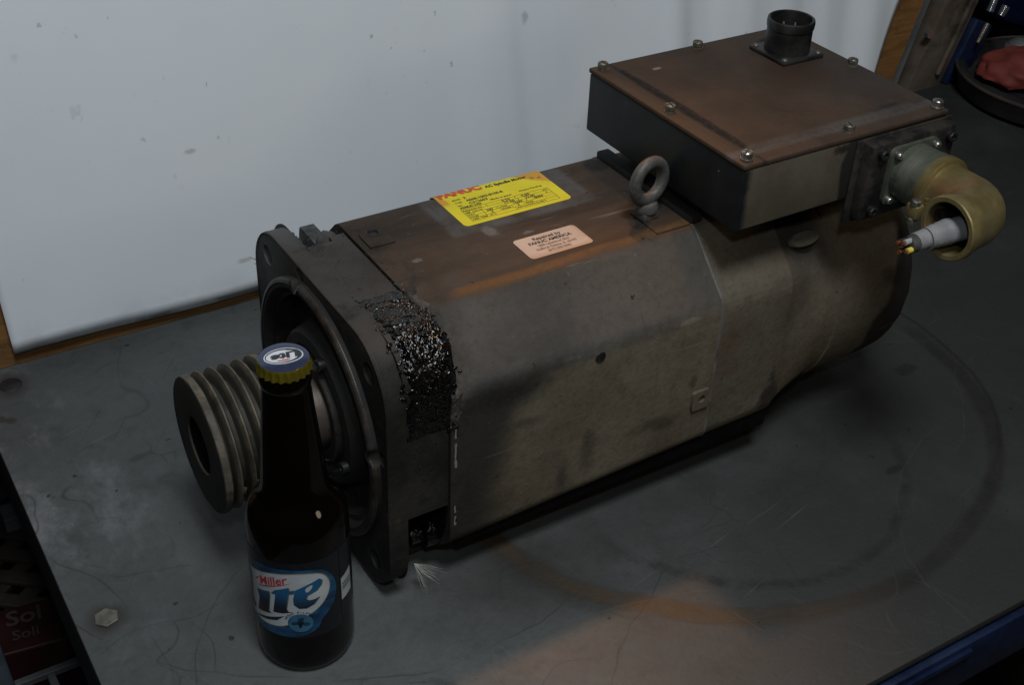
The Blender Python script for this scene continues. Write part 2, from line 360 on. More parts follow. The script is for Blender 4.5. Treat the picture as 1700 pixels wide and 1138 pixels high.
# --- machined, dirty steel (pilot, shaft, pulley)
def steel(name, a, b, rough, metal=0.75, rust=0.5, sc=30):
    n = NT(name)
    c = n.mix(a, b, n.ramp(n.noise(sc, 6, 0.7), 0.35, 0.7))
    c = n.mix(c, (0.085, 0.050, 0.028), n.mul(n.ramp(n.noise(sc * 1.6, 5, 0.7, off=(2, 2, 5)), 0.50, 0.72), rust))
    c = n.mix(c, (0.012, 0.012, 0.012), n.mul(n.ramp(n.noise(sc * 1.1, 5, 0.65, off=(5, 1, 5)), 0.55, 0.70), 0.75))
    n.bump(n.noise(300, 4, 0.7), 0.35, 0.0006)
    return n.done(c, n.mixf(rough * 0.8, min(1, rough * 1.3), n.noise(sc * 2, 4, 0.6)), metal, 0.3)
n = NT("pulley_cast_iron")
c = n.mix((0.062, 0.053, 0.039), (0.150, 0.127, 0.092), n.ramp(n.noise(40, 6, 0.7), 0.35, 0.7))
rad = n.dist((0, 0, 0.1032), (0, 1, 1))
gl = n.ramp(n.add(rad, n.mul(n.sub(n.noise(90, 4, 0.6), 0.5), 0.003)), 0.0448, 0.0405)
c = n.mix(c, (0.026, 0.025, 0.018), n.mul(gl, n.ramp(n.x, -0.0846, -0.0835)))
c = n.mix(c, (0.010, 0.010, 0.009), n.mul(n.ramp(n.x, -0.0838, -0.0849), 0.94))
c = n.mix(c, (0.080, 0.045, 0.024), n.mul(n.ramp(n.noise(60, 5, 0.7, off=(2, 2, 5)), 0.52, 0.74), 0.4))
c = n.mix(c, (0.012, 0.012, 0.012), n.mul(n.ramp(n.noise(44, 5, 0.65, off=(5, 1, 5)), 0.55, 0.70), 0.6))
n.bump(n.noise(300, 4, 0.7), 0.4, 0.0006)
MAT['pulley'] = n.done(c, n.mixf(0.50, 0.80, n.noise(80, 4, 0.6)), 0.10, 0.35)
MAT['pilot'] = steel("pilot_black_iron", (0.010, 0.010, 0.010), (0.020, 0.019, 0.017), 0.68, 0.0, 0.25, 30)
MAT['rim'] = steel("pilot_bare_rim", (0.022, 0.019, 0.016), (0.085, 0.073, 0.062), 0.45, 0.5, 0.6, 45)
MAT['shaft'] = steel("shaft_brown_steel", (0.11, 0.088, 0.074), (0.17, 0.14, 0.12), 0.45, 0.6, 0.4, 25)
MAT['eyebolt'] = steel("eyebolt_steel", (0.070, 0.068, 0.064), (0.120, 0.116, 0.108), 0.5, 0.25, 0.35, 70)
MAT['screw'] = plain("screw_zinc", (0.33, 0.32, 0.29), 0.30, 0.85, 0.45, 300, 0.2)
MAT['dirty_screw'] = plain("screw_dirty", (0.13, 0.115, 0.09), 0.45, 0.5, 0.4, 300, 0.3)
MAT['dark_screw'] = plain("screw_black", (0.022, 0.021, 0.021), 0.40, 0.4, 0.4, 200, 0.3)

# --- terminal box
n = NT("terminal_box_paint")
p = n.ramp(n.noise(20, 6, 0.65), 0.35, 0.66)
black = n.mix((0.006, 0.007, 0.008), (0.012, 0.014, 0.015), p)
khaki = n.mix((0.072, 0.060, 0.042), (0.100, 0.087, 0.063), p)
side = n.mul(n.ramp(n.y, -0.1000, -0.1030), n.ramp(n.add(n.x, n.mul(n.sub(n.noise(60, 3, 0.6), 0.5), 0.006)), 0.2515, 0.2580))
c = n.mix(black, khaki, n.mul(side, n.mixf(0.82, 1.0, n.noise(30, 4, 0.6))))
c = n.mix(c, (0.008, 0.008, 0.008), n.mul(n.mul(n.ramp(n.add(n.x, n.mul(n.sub(n.noise(45, 4, 0.6), 0.5), 0.012)), 0.336, 0.340), side), 0.92))
c = n.mix(c, (0.012, 0.011, 0.010), n.mul(n.mul(n.blob((0.334, -0.104, 0.262), 0.0035, 0.0015, (0.5, 0, 1.2), 0.008, 180), side), 0.95))
c = n.mix(c, (0.09, 0.085, 0.08), n.ramp(n.noise(130, 2, 0.5, off=(4, 4, 4)), 0.745, 0.77))
n.bump(n.noise(260, 5, 0.65), 0.25, 0.0006)
MAT["tbox"] = n.done(c, n.mixf(0.50, 0.72, side), 0, 0.28)

n = NT("terminal_lid_rust")
p = n.ramp(n.noise(16, 6, 0.65), 0.32, 0.68)
c = n.mix((0.036, 0.024, 0.017), (0.064, 0.041, 0.028), p)
c = n.mix(c, (0.042, 0.038, 0.036), n.mul(n.ramp(n.x, 0.33, 0.45), n.mul(n.ramp(n.noise(14, 5, 0.6, off=(2, 2, 2)), 0.3, 0.62), 0.75)))
c = n.mix(c, (0.075, 0.046, 0.026), n.mul(n.ramp(n.x, 0.262, 0.252), 0.5))
c = n.mix(c, (0.010, 0.010, 0.010), n.mul(n.blob((0.2650, -0.018, 0), 0.0032, 0.0009, (1, 0.038, 0), 0.0026, 60), 0.92))
c = n.mix(c, (0.018, 0.017, 0.016), n.mul(n.mul(n.ramp(n.math('ABSOLUTE', n.add(n.y, 0.085)), 0.006, 0.003), n.ramp(n.x, 0.372, 0.382)), n.ramp(n.noise(45, 4, 0.6), 0.35, 0.55)))
c = n.mix(c, (0.09, 0.083, 0.078), n.mul(n.mul(n.ramp(n.math('ABSOLUTE', n.add(n.y, 0.090)), 0.007, 0.002), n.ramp(n.noise(20, 4, 0.6, st=(0.4, 1, 1)), 0.3, 0.6)), 0.6))
c = n.mix(c, (0.042, 0.020, 0.013), n.mul(n.blob((0.374, -0.012, 0), 0.022, 0.016, (1, 1, 0), 0.03, 30), 0.55))
c = n.mix(c, (0.24, 0.19, 0.15), n.mul(n.blob((0.289, 0.041, 0), 0.0024, 0.001, (0.7, 1.3, 0), 0.004, 250), 0.8))
c = n.mix(c, (0.045, 0.029, 0.020), n.mul(n.ramp(n.noise(260, 5, 0.7), 0.45, 0.7), 0.6))
n.bump(n.add(n.noise(300, 5, 0.65), n.mul(n.noise(50, 4, 0.6), 1.5)), 0.25, 0.0007)
MAT['lid'] = n.done(c, n.mixf(0.68, 0.88, p), 0.0, 0.16)

n = NT("adapter_plate_grime")
p = n.ramp(n.noise(45, 6, 0.7), 0.40, 0.62)
c = n.mix((0.007, 0.007, 0.007), (0.045, 0.037, 0.030), n.mul(p, 0.7))
n.bump(n.noise(120, 5, 0.7), 0.5, 0.001)
MAT['adapter'] = n.done(c, 0.55, 0, 0.4)

# --- olive zinc elbow connector
n = NT("olive_chromate")
p = n.ramp(n.noise(22, 6, 0.65), 0.35, 0.68)
c = n.mix((0.19, 0.145, 0.055), (0.36, 0.29, 0.135), p)
c = n.mix(c, (0.24, 0.105, 0.045), n.mul(n.ramp(n.noise(26, 4, 0.6, off=(4, 1, 2)), 0.56, 0.70), 0.6))
c = n.mix(c, (0.17, 0.185, 0.145), n.mul(n.ramp(n.noise(18, 4, 0.6, off=(1, 6, 2)), 0.55, 0.7), 0.6))
n.bump(n.noise(180, 4, 0.6), 0.12, 0.0006)
MAT['olive'] = n.done(c, n.mixf(0.28, 0.55, n.noise(40, 5, 0.65)), 0.6, 0.5)
n = NT("green_zinc_plate")
p = n.ramp(n.noise(35, 6, 0.65), 0.35, 0.68)
c = n.mix((0.085, 0.098, 0.075), (0.16, 0.165, 0.125), p)
c = n.mix(c, (0.03, 0.025, 0.018), n.mul(n.ramp(n.noise(60, 5, 0.65, off=(2, 2, 2)), 0.56, 0.7), 0.7))
n.bump(n.noise(200, 4, 0.6), 0.2, 0.0006)
MAT['greenzinc'] = n.done(c, 0.45, 0.5, 0.5)
MAT['conn'] = plain("connector_black_anodised", (0.030, 0.029, 0.028), 0.42, 0.5, 0.5, 60, 0.3)
MAT['pin'] = plain("connector_pin", (0.75, 0.68, 0.52), 0.22, 0.9, 0.1, 100, 0.0)
MAT['hole'] = plain("painted_shade_black", (0.0035, 0.0035, 0.0035), 0.9, 0, 0.3, 60, 0.1, 0.05)
MAT['cable'] = plain("cable_grey_pvc", (0.20, 0.20, 0.205), 0.55, 0, 0.18, 70, 0.3)
MAT['cable_in'] = plain("cable_filler_dark", (0.05, 0.048, 0.046), 0.6, 0, 0.3, 90, 0.3)
MAT['copper'] = plain("copper_strands", (0.50, 0.19, 0.085), 0.35, 0.8, 0.3, 400, 0.5)
MAT['ins_yellow'] = plain("insulation_yellow", (0.62, 0.50, 0.07), 0.5, 0, 0.2, 80, 0.1)
MAT['ins_grey'] = plain("insulation_grey", (0.32, 0.33, 0.34), 0.5, 0, 0.2, 80, 0.1)
MAT['ins_black'] = plain("insulation_black", (0.015, 0.015, 0.016), 0.5, 0, 0.2, 80, 0.1)

# --- plates and stickers
n = NT("yellow_plate")
c = n.mix((0.55, 0.48, 0.004), (0.62, 0.55, 0.008), n.ramp(n.noise(40, 3, 0.5), 0.3, 0.7))
wx = n.add(n.mul(n.sub(n.noise(60, 5, 0.65), 0.5), 0.010), n.x)
wy = n.add(n.mul(n.sub(n.noise(50, 5, 0.65, off=(3, 3, 3)), 0.5), 0.010), n.y)
r1 = n.ramp(n.add(n.mul(wx, 0.72), n.mul(wy, 0.70)), 0.1715, 0.1735)
r2 = n.mul(n.ramp(wx, 0.1235, 0.1215), n.ramp(wy, 0.040, 0.046))
rs = n.mx(r1, r2)
c = n.mix(c, n.mix((0.42, 0.19, 0.015), (0.55, 0.28, 0.03), n.noise(70, 5, 0.6)), n.mul(rs, 0.9))
c = n.mix(c, (0.03, 0.018, 0.008), n.mul(n.ramp(n.noise(90, 3, 0.6, off=(2, 2, 2)), 0.60, 0.68), n.mul(rs, n.ramp(n.y, 0.045, 0.052))))
MAT['yellow'] = n.done(c, 0.42, 0, 0.4)
n = NT("peach_sticker")
c = n.mix((0.40, 0.30, 0.24), (0.46, 0.36, 0.29), n.ramp(n.noise(50, 4, 0.6), 0.3, 0.7))
em = n.mx(n.ramp(n.add(n.y, n.mul(n.sub(n.noise(80, 4, 0.6), 0.5), 0.006)), -0.0395, -0.0435), n.ramp(n.add(n.x, n.mul(n.sub(n.noise(80, 4, 0.6), 0.5), 0.006)), 0.1790, 0.1815))
c = n.mix(c, (0.36, 0.21, 0.12), n.mul(em, 0.6))
MAT['peach'] = n.done(c, 0.5, 0, 0.35)
MAT['ink'] = plain("black_ink", (0.020, 0.018, 0.014), 0.5, 0, 0.3, 400, 0)
MAT['ink_brown'] = plain("faded_ink", (0.22, 0.145, 0.105), 0.5, 0, 0.2, 400, 0)
MAT['ink_red'] = plain("red_ink", (0.52, 0.060, 0.025), 0.5, 0, 0.25, 400, 0)

# --- bottle
n = NT("amber_glass")
n.b.inputs["IOR"].default_value = 1.5
c = n.mix((0.0012, 0.0008, 0.0006), (0.0028, 0.0016, 0.0010), n.noise(20, 2, 0.5))
MAT['glass'] = n.done(c, n.mixf(0.035, 0.09, n.ramp(n.noise(160, 3, 0.5), 0.4, 0.7)), 0, 0.32, 0.0)
n.b.inputs['Coat Roughness'].default_value = 0.22
MAT['lab_navy'] = plain("label_navy", (0.0035, 0.0045, 0.009), 0.35, 0, 0.25, 60, 0)
n = NT("label_blue")
g = n.ramp(n.noise(45, 3, 0.6, st=(1, 1, 2.2)), 0.35, 0.65)
c = n.mix((0.004, 0.020, 0.055), (0.010, 0.085, 0.190), g)
MAT['lab_blue'] = n.done(c, 0.33, 0.1, 0.5)
n = NT("label_silver")
c = n.mix((0.36, 0.39, 0.41), (0.45, 0.48, 0.49), n.ramp(n.noise(60, 3, 0.6), 0.3, 0.7))
MAT['lab_white'] = n.done(c, 0.36, 0.0, 0.5)
n = NT("label_letter_blue")
c = n.mix((0.006, 0.010, 0.020), (0.010, 0.085, 0.190), n.ramp(n.add(n.z, n.mul(n.noise(40, 2, 0.5), 0.004)), 0.060, 0.076))
MAT['lab_letter'] = n.done(c, 0.35, 0, 0.5)
MAT['lab_red'] = plain("label_red", (0.42, 0.020, 0.025), 0.4, 0, 0.15, 80, 0)
MAT['lab_gold'] = plain("label_gold", (0.26, 0.21, 0.09), 0.35, 0.5, 0.2, 80, 0)
MAT['lab_sky'] = plain("label_sky", (0.030, 0.105, 0.175), 0.35, 0, 0.35, 90, 0)
MAT['cap_gold'] = plain("cap_gold", (0.50, 0.41, 0.045), 0.24, 0.85, 0.15, 60, 0)
MAT['cap_blue'] = plain("cap_blue", (0.052, 0.066, 0.125), 0.20, 0.45, 0.15, 60, 0)
MAT['cap_white'] = plain("cap_white", (0.60, 0.60, 0.62), 0.2, 0, 0.05, 60, 0)
MAT['cap_black'] = plain("cap_black", (0.018, 0.018, 0.020), 0.2, 0, 0.1, 60, 0)
MAT['cap_red'] = plain("cap_red", (0.45, 0.09, 0.10), 0.2, 0, 0.1, 60, 0)

# --- background bits
MAT['floor'] = plain("workshop_floor", (0.045, 0.036, 0.028), 0.7, 0, 0.6, 6, 0.3)
MAT['cardboard'] = plain("kraft_card", (0.30, 0.20, 0.10), 0.7, 0, 0.3, 12, 0.1)
MAT['rust_post'] = steel("rusty_post", (0.105, 0.088, 0.070), (0.165, 0.135, 0.105), 0.6, 0.2, 0.6, 12)
MAT['grey_post'] = plain("grey_strip", (0.105, 0.112, 0.115), 0.55, 0, 0.3, 15, 0.2)
MAT['red_cloth'] = plain("red_shop_rag", (0.15, 0.022, 0.014), 0.8, 0, 0.3, 25, 0.4)
MAT['rubber'] = plain("black_rubber", (0.012, 0.011, 0.011), 0.6, 0, 0.4, 25, 0.3)
MAT['lattice'] = plain("brown_lattice", (0.034, 0.025, 0.020), 0.65, 0, 0.35, 20, 0.2)
MAT['red_box'] = plain("red_carton", (0.024, 0.004, 0.004), 0.5, 0, 0.25, 20, 0.1)
MAT['blue_grey'] = plain("blue_grey_steel", (0.030, 0.040, 0.050), 0.5, 0, 0.3, 12, 0.2)
MAT['white_ink'] = plain("white_print", (0.055, 0.04, 0.04), 0.5, 0, 0.1, 100, 0)
MAT['chrome'] = plain("chrome", (0.55, 0.55, 0.55), 0.2, 0.9, 0.2, 60, 0.1)
MAT['fibre'] = plain("white_fibre", (0.36, 0.34, 0.30), 0.7, 0, 0.2, 60, 0)
MAT['straw'] = plain("straw", (0.22, 0.15, 0.07), 0.8, 0, 0.3, 60, 0)

# ------------------------------------------------------------------ mesh helpers
def empty(name, loc, label, cat):
    o = bpy.data.objects.new(name, None); COL.objects.link(o)
    o.location = loc; o['label'] = label; o['category'] = cat
    o.empty_display_size = 0.02
    return o

def obj(name, bm, mat, parent=None, smooth=None, label=None, cat=None, kind=None):
    """one bmesh -> one mesh object; smooth = angle in degrees or None"""
    bmesh.ops.recalc_face_normals(bm, faces=bm.faces[:]) if kind != 'keep' else None
    me = bpy.data.meshes.new(name); bm.to_mesh(me); bm.free()
    me.materials.append(MAT[mat])
    if smooth is not None:
        me.shade_smooth()
        me.set_sharp_from_angle(angle=radians(smooth))
    o = bpy.data.objects.new(name, me); COL.objects.link(o)
    if parent: o.parent = parent
    if label: o['label'] = label
    if cat: o['category'] = cat
    if kind and kind != 'keep': o['kind'] = kind
    return o

def copy_of(src, parent, loc, rot=None, scale=None):
    o = src.copy(); COL.objects.link(o); o.parent = parent; o.location = loc
    if rot: o.rotation_euler = rot
    if scale: o.scale = scale
    for ch in src.children:
        c = ch.copy(); COL.objects.link(c); c.parent = o
    return o

def box(lo, hi, bev=0.0, seg=2, bm=None, mtx=None):
    b = bmesh.new()
    bmesh.ops.create_cube(b, size=1)
    c = [(a + d) / 2 for a, d in zip(lo, hi)]; s = [abs(d - a) for a, d in zip(lo, hi)]
    bmesh.ops.transform(b, matrix=Matrix.Translation(c) @ Matrix.Diagonal((*s, 1)), verts=b.verts)
    if bev: bmesh.ops.bevel(b, geom=b.edges[:] + b.verts[:], offset=bev, segments=seg, affect='EDGES', profile=0.5)
    if mtx: bmesh.ops.transform(b, matrix=mtx, verts=b.verts)
    return merge(bm, b) if bm else b

def merge(a, b):
    me = bpy.data.meshes.new("t"); b.to_mesh(me); b.free(); a.from_mesh(me); bpy.data.meshes.remove(me)
    return a

AX = {'z': lambda u, v, h: (u, v, h), 'x': lambda u, v, h: (h, u, v), 'y': lambda u, v, h: (v, h, u)}
def lathe(prof, seg=64, axis='z', c=(0, 0, 0), bm=None, rfun=None, closed=False):
    """prof = [(height, radius)...] turned about an axis through c"""
    b = bmesh.new() if bm is None else bm
    rings = []
    for h, r in prof:
        if r < 1e-6:
            p = AX[axis](0, 0, h); rings.append([b.verts.new([q + w for q, w in zip(p, c)])]); continue
        rg = []
        for i in range(seg):
            t = 2 * pi * i / seg; rr = rfun(t, h, r) if rfun else r
            p = AX[axis](rr * cos(t), rr * sin(t), h)
            rg.append(b.verts.new([q + w for q, w in zip(p, c)]))
        rings.append(rg)
    prs = list(zip(rings, rings[1:])) + ([(rings[-1], rings[0])] if closed else [])
    for A, B in prs:
        if len(A) == 1 and len(B) == 1: continue
        for i in range(seg):
            j = (i + 1) % seg
            if len(A) == 1: b.faces.new((A[0], B[i], B[j]))
            elif len(B) == 1: b.faces.new((A[i], A[j], B[0]))
            else: b.faces.new((A[i], A[j], B[j], B[i]))
    return b

def loft(rings, capa=True, capb=True, bm=None):
    b = bmesh.new() if bm is None else bm
    V = [[b.verts.new(p) for p in r] for r in rings]; n_ = len(V[0])
    for A, B in zip(V, V[1:]):
        for i in range(n_):
            j = (i + 1) % n_; b.faces.new((A[i], A[j], B[j], B[i]))
    if capa: b.faces.new(V[0])
    if capb: b.faces.new(V[-1])
    return b

def tube(pts, rad, seg=12, bm=None, cap=True):
    """swept circle along points; rad number or list"""
    pts = [Vector(p) for p in pts]
    rads = rad if isinstance(rad, (list, tuple)) else [rad] * len(pts)
    rings = []; up = None
    for i, p in enumerate(pts):
        d = (pts[min(i + 1, len(pts) - 1)] - pts[max(i - 1, 0)]).normalized()
        if up is None:
            up = d.orthogonal().normalized()
        up = (up - d * up.dot(d)).normalized(); s = d.cross(up)
        rings.append([p + (up * cos(2 * pi * k / seg) + s * sin(2 * pi * k / seg)) * rads[i] for k in range(seg)])
    return loft(rings, cap, cap, bm)

def prism(poly, z0, z1, tf=None):
    """2-D outline extruded; tf maps (u,v,h) -> xyz"""
    tf = tf or (lambda u, v, h: (u, v, h))
    return loft([[tf(u, v, z0) for u, v in poly], [tf(u, v, z1) for u, v in poly]])

def rrect(u0, v0, u1, v1, r, seg=6):
    out = []
    for cx, cy, a in ((u1 - r, v1 - r, 0), (u0 + r, v1 - r, 90), (u0 + r, v0 + r, 180), (u1 - r, v0 + r, 270)):
        for k in range(seg + 1):
            t = radians(a + 90 * k / seg); out.append((cx + r * cos(t), cy + r * sin(t)))
    return out

def cut(bm, cutters):
    """boolean difference; returns a new bmesh"""
    def tmp(b):
        bmesh.ops.recalc_face_normals(b, faces=b.faces[:])
        m = bpy.data.meshes.new("t"); b.to_mesh(m); b.free()
        o = bpy.data.objects.new("t", m); COL.objects.link(o); return o
    o = tmp(bm); cs = [tmp(c) for c in cutters]
    for c in cs:
        md = o.modifiers.new("b", 'BOOLEAN'); md.operation = 'DIFFERENCE'; md.object = c; md.solver = 'EXACT'
    bpy.context.view_layer.update()
    dg = bpy.context.evaluated_depsgraph_get()
    me = bpy.data.meshes.new_from_object(o.evaluated_get(dg))
    r = bmesh.new(); r.from_mesh(me)
    for q in [o] + cs:
        m = q.data; bpy.data.objects.remove(q); bpy.data.meshes.remove(m)
    bpy.data.meshes.remove(me)
    return r

def text(s, size, loc=(0, 0), rot=0.0, weight=0.0, shear=0.0, align='LEFT', sx=1.0, width=None):
    """flat lettering as a bmesh in the uv plane"""
    cu = bpy.data.curves.new("t", 'FONT'); cu.body = s; cu.size = size; cu.offset = weight
    cu.shear = shear; cu.align_x = align; cu.resolution_u = 3; cu.fill_mode = 'FRONT'
    o = bpy.data.objects.new("t", cu); COL.objects.link(o)
    bpy.context.view_layer.update()
    me = bpy.data.meshes.new_from_object(o.evaluated_get(bpy.context.evaluated_depsgraph_get()))
    b = bmesh.new(); b.from_mesh(me)
    bpy.data.objects.remove(o); bpy.data.curves.remove(cu); bpy.data.meshes.remove(me)
    if width:
        xs = [v.co.x for v in b.verts]; sx = width / (max(xs) - min(xs))
    m = Matrix.Translation((*loc, 0)) @ Matrix.Rotation(rot, 4, 'Z') @ Matrix.Diagonal((sx, 1, 1, 1))
    bmesh.ops.transform(b, matrix=m, verts=b.verts)
    return b

def poly2d(pts):
    b = bmesh.new(); f = b.faces.new([b.verts.new((u, v, 0)) for u, v in pts])
    bmesh.ops.triangulate(b, faces=[f], ngon_method='EAR_CLIP')
    return b

def joinbm(lst):
    a = bmesh.new()
    for b in lst: merge(a, b)
    return a

def bend(bm, fn, cuts_u=(), cuts_v=()):
    """slice a flat drawing along u (and v) and map (u,v)->xyz"""
    for cc, no in [(q, (1, 0, 0)) for q in cuts_u] + [(q, (0, 1, 0)) for q in cuts_v]:
        co = (cc, 0, 0) if no[0] else (0, cc, 0)
        bmesh.ops.bisect_plane(bm, geom=bm.verts[:] + bm.edges[:] + bm.faces[:], plane_co=co, plane_no=no, dist=1e-7)
    for v in bm.verts: v.co = fn(v.co.x, v.co.y)
    return bm

# ================================================================== SETTING
# floor far below the bench
o = obj('floor', box((-4, -4, -0.86), (5, 5, -0.84)), 'floor', kind='structure'); o['label'] = 'dark brown workshop floor below the bench'

# ------------------------------------------------------------------ workbench
BX0, BX1, BY0, BY1 = -0.183, 1.03, -0.303, 0.62
bench = empty('workbench', (0, 0, 0), 'grey painted steel workbench with blue edge rail under the motor', 'workbench')
bm = bmesh.new()
bmesh.ops.create_grid(bm, x_segments=2, y_segments=2, size=1)
for v in bm.verts:
    v.co = (BX0 + (v.co.x + 1) / 2 * (BX1 - BX0), BY0 + (v.co.y + 1) / 2 * (BY1 - BY0), 0)
b2 = box((BX0, BY0, -0.007), (BX1, BY1, 0.0), 0.0012, 2); bm.free()
obj('bench_top', b2, 'bench', bench, 30)
obj('edge_rail', box((BX0 + 0.01, BY0 - 0.004, -0.055), (BX1, BY0 + 0.004, -0.0105), 0.002), 'blue_rail', bench, 30, label='blue painted rail along the near edge')
obj('edge_rail', box((BX0 + 0.01, BY0 - 0.0075, -0.020), (0.325, BY0 - 0.0042, -0.0135), 0.001), 'blue_rail', bench, 30)
obj('side_rail', box((BX0 + 0.004, BY0 + 0.006, -0.10), (BX0 + 0.010, BY1 - 0.01, -0.0075), 0.001), 'dark_steel', bench, 30)
for lx, ly in ((BX0 + 0.05, BY0 + 0.045), (BX1 - 0.05, BY0 + 0.045), (BX1 - 0.05, BY1 - 0.05)):
    obj('leg', box((lx - 0.025, ly - 0.025, -0.839), (lx + 0.025, ly + 0.025, -0.0075), 0.002), 'blue_rail', bench)
bm = lathe([(0.0004, 0.0), (0.0004, 0.0082), (0.0018, 0.0082), (0.0021, 0.0076), (0.0021, 0.0)], 6, 'z')
o = obj('bolt_head', bm, 'zinc_bolt', bench, label='pale hexagonal bolt head in the bench top'); o.location = (-0.164, -0.0153, 0); o.rotation_euler = (0, 0, 0.3)
bm = lathe([(0.0003, 0.0), (0.0003, 0.009), (0.0009, 0.0085), (0.0012, 0.006), (0.0012, 0.0)], 24, 'z')
o = obj('rivet_head', bm, 'dark_steel', bench, 40); o.location = (-0.1556, 0.2672, 0)

# ------------------------------------------------------------------ board and sheet behind
WY = 0.2897
bm = loft([[(-0.30, WY + 0.003, 0.0006), (0.845 - 0.022, WY + 0.003, 0.0006), (0.985, WY + 0.003, 0.62), (-0.30, WY + 0.003, 0.62)],
           [(-0.30, WY + 0.018, 0.0006), (0.845 - 0.022, WY + 0.018, 0.0006), (0.985, WY + 0.018, 0.62), (-0.30, WY + 0.018, 0.62)]])
obj('backing_board', bm, 'board', None, label='brown wooden board standing behind the white sheet', cat='board')
bm = bmesh.new()
NX, NZ = 150, 50; V = []
for k in range(NZ + 1):
    row = []
    for i in range(NX + 1):
        s = i / NX; z0 = 0.0142 + 0.0011 * sin(17 * s + 1) + 0.0012 * (mnoise.noise((s * 9, 0, 0)))
        z = z0 + (0.60 - z0) * k / NZ
        xl = -0.1453 - 0.03 * (z - 0.015); xr = 0.7685 + 0.215 * z
        x = xl + (xr - xl) * s
        amp = 0.0022 + 0.0190 * max(0, min(1, (s - 0.28) / 0.45))
        y = WY - 0.003 - amp * (0.5 + 0.5 * mnoise.noise((x * 11 + z * 1.2, z * 1.4, 3))) - 0.34 * amp * mnoise.noise((x * 24 + z * 3, z * 1.2, 8)) - 0.10 * amp * mnoise.noise((x * 60 + z * 9, z * 3, 1))
        row.append(bm.verts.new((x, y, z)))
    V.append(row)
for k in range(NZ):
    for i in range(NX):
        bm.faces.new((V[k][i], V[k][i + 1], V[k + 1][i + 1], V[k + 1][i]))
sheet = obj('backdrop_sheet', bm, 'sheet', None, 60, label='creased white plastic sheet hung as backdrop behind the motor', cat='sheet')
sm = sheet.modifiers.new("s", 'SOLIDIFY'); sm.thickness = 0.0006; sm.offset = 1

# ================================================================== SPINDLE MOTOR
ZC = 0.1032
motor = empty('spindle_motor', (0, 0, 0), 'grimy electric spindle motor with grooved pulley and terminal box lying on the bench', 'motor')

# ---- mounting flange
outer = rrect(-0.1000, 0.0030, 0.1000, 0.2018, 0.041, 12)
def yz(u, v, h): return (h, u, v)
bm = prism(outer, 0.0, 0.0128, yz)
cutters = [lathe([(-0.02, 0.0835), (0.05, 0.0835)], 72, 'x', (0, 0, ZC))]
loftcap = lambda b: bmesh.ops.contextual_create(b, geom=b.edges[:])
def cyl(axis, c, r, h0, h1, seg=32):
    return lathe([(h0, 0), (h0, r), (h1, r), (h1, 0)], seg, axis, c)
cutters = [cyl('x', (0, 0, ZC), 0.0840, -0.02, 0.05, 96)]
for sy in (-1, 1):
    for sz in (-1, 1):
        cutters.append(cyl('x', (0, sy * 0.0766, ZC + sz * 0.0766), 0.0072, -0.02, 0.05, 24))
for a in (77, 167, 257, 347):
    cutters.append(cyl('x', (0, 0.0935 * cos(radians(a)), ZC + 0.0935 * sin(radians(a))), 0.0052, -0.02, 0.006, 20))
bm = cut(bm, cutters)
obj('mounting_flange', bm, 'casting', motor, 25, label='square cast flange with a bolt hole in each corner')
fl = motor.children[0]
# bevelled edge bead of the flange so that its rim catches light
obj('flange_rim', loft([[(-0.0006, u * 0.996, ZC + (v - ZC) * 0.996) for u, v in outer], [(0.0020, u * 1.002, ZC + (v - ZC) * 1.002) for u, v in outer],
                        [(0.0024, u * 1.0005, ZC + (v - ZC) * 1.0005) for u, v in outer], [(-0.0002, u * 0.990, ZC + (v - ZC) * 0.990) for u, v in outer],
                        [(-0.0006, u * 0.996, ZC + (v - ZC) * 0.996) for u, v in outer]], False, False), 'casting', fl, 30)

# ---- pilot ring, bearing cap and seal, all turned about the shaft axis
def notched(t, h, r):
    if r > 0.0860 and h < 0.0003:
        for a_ in (77, 167, 257, 347):
            d_ = abs((t - radians(a_) + pi) % (2 * pi) - pi)
            if d_ < radians(3.2): return r - 0.0048 * sqrt(max(0, 1 - (d_ / radians(3.2)) ** 2))
    return r
bm = lathe([(0.0005, 0.0770), (0.0005, 0.0900), (-0.0042, 0.0902), (-0.0054, 0.0890), (-0.0054, 0.0838), (-0.0030, 0.0815), (0.0130, 0.0780), (0.0205, 0.0770)], 360, 'x', (0, 0, ZC), rfun=notched, closed=True)
pil = obj('pilot_ring', bm, 'pilot', motor, 35)
obj('worn_rim', lathe([(-0.0030, 0.09035), (-0.0046, 0.0900), (-0.00575, 0.0888), (-0.0059, 0.0868), (-0.0050, 0.0868)], 360, 'x', (0, 0, ZC), rfun=notched), 'rim', pil, 60, label='worn bare metal rim of the pilot')
bm = lathe([(0.0190, 0.0782), (0.0165, 0.0700), (0.0150, 0.0600), (0.0090, 0.0575), (-0.0010, 0.0545), (-0.0035, 0.0525), (-0.0040, 0.0450), (-0.0010, 0.0435), (-0.0010, 0.0385), (-0.0050, 0.0375), (-0.0058, 0.0360), (-0.0058, 0.0290), (0.004, 0.0285)], 96, 'x', (0, 0, ZC))
cap_o = obj('bearing_cap', bm, 'pilot', motor, 35)
obj('seal_lip', lathe([(-0.0050, 0.0378), (-0.0064, 0.0372), (-0.0066, 0.0362), (-0.0054, 0.0355)], 96, 'x', (0, 0, ZC)), 'rim', cap_o, 60)
for a in (20, 110, 200, 290):
    c_ = (-0.0040, 0.0495 * cos(radians(a)), ZC + 0.0495 * sin(radians(a)))
    obj('cap_screw', lathe([(0.001, 0.0042), (-0.0035, 0.0042), (-0.0040, 0.0037), (-0.0040, 0.0022), (-0.0015, 0.0020), (-0.0015, 0)], 16, 'x', c_), 'dark_screw', cap_o, 35)

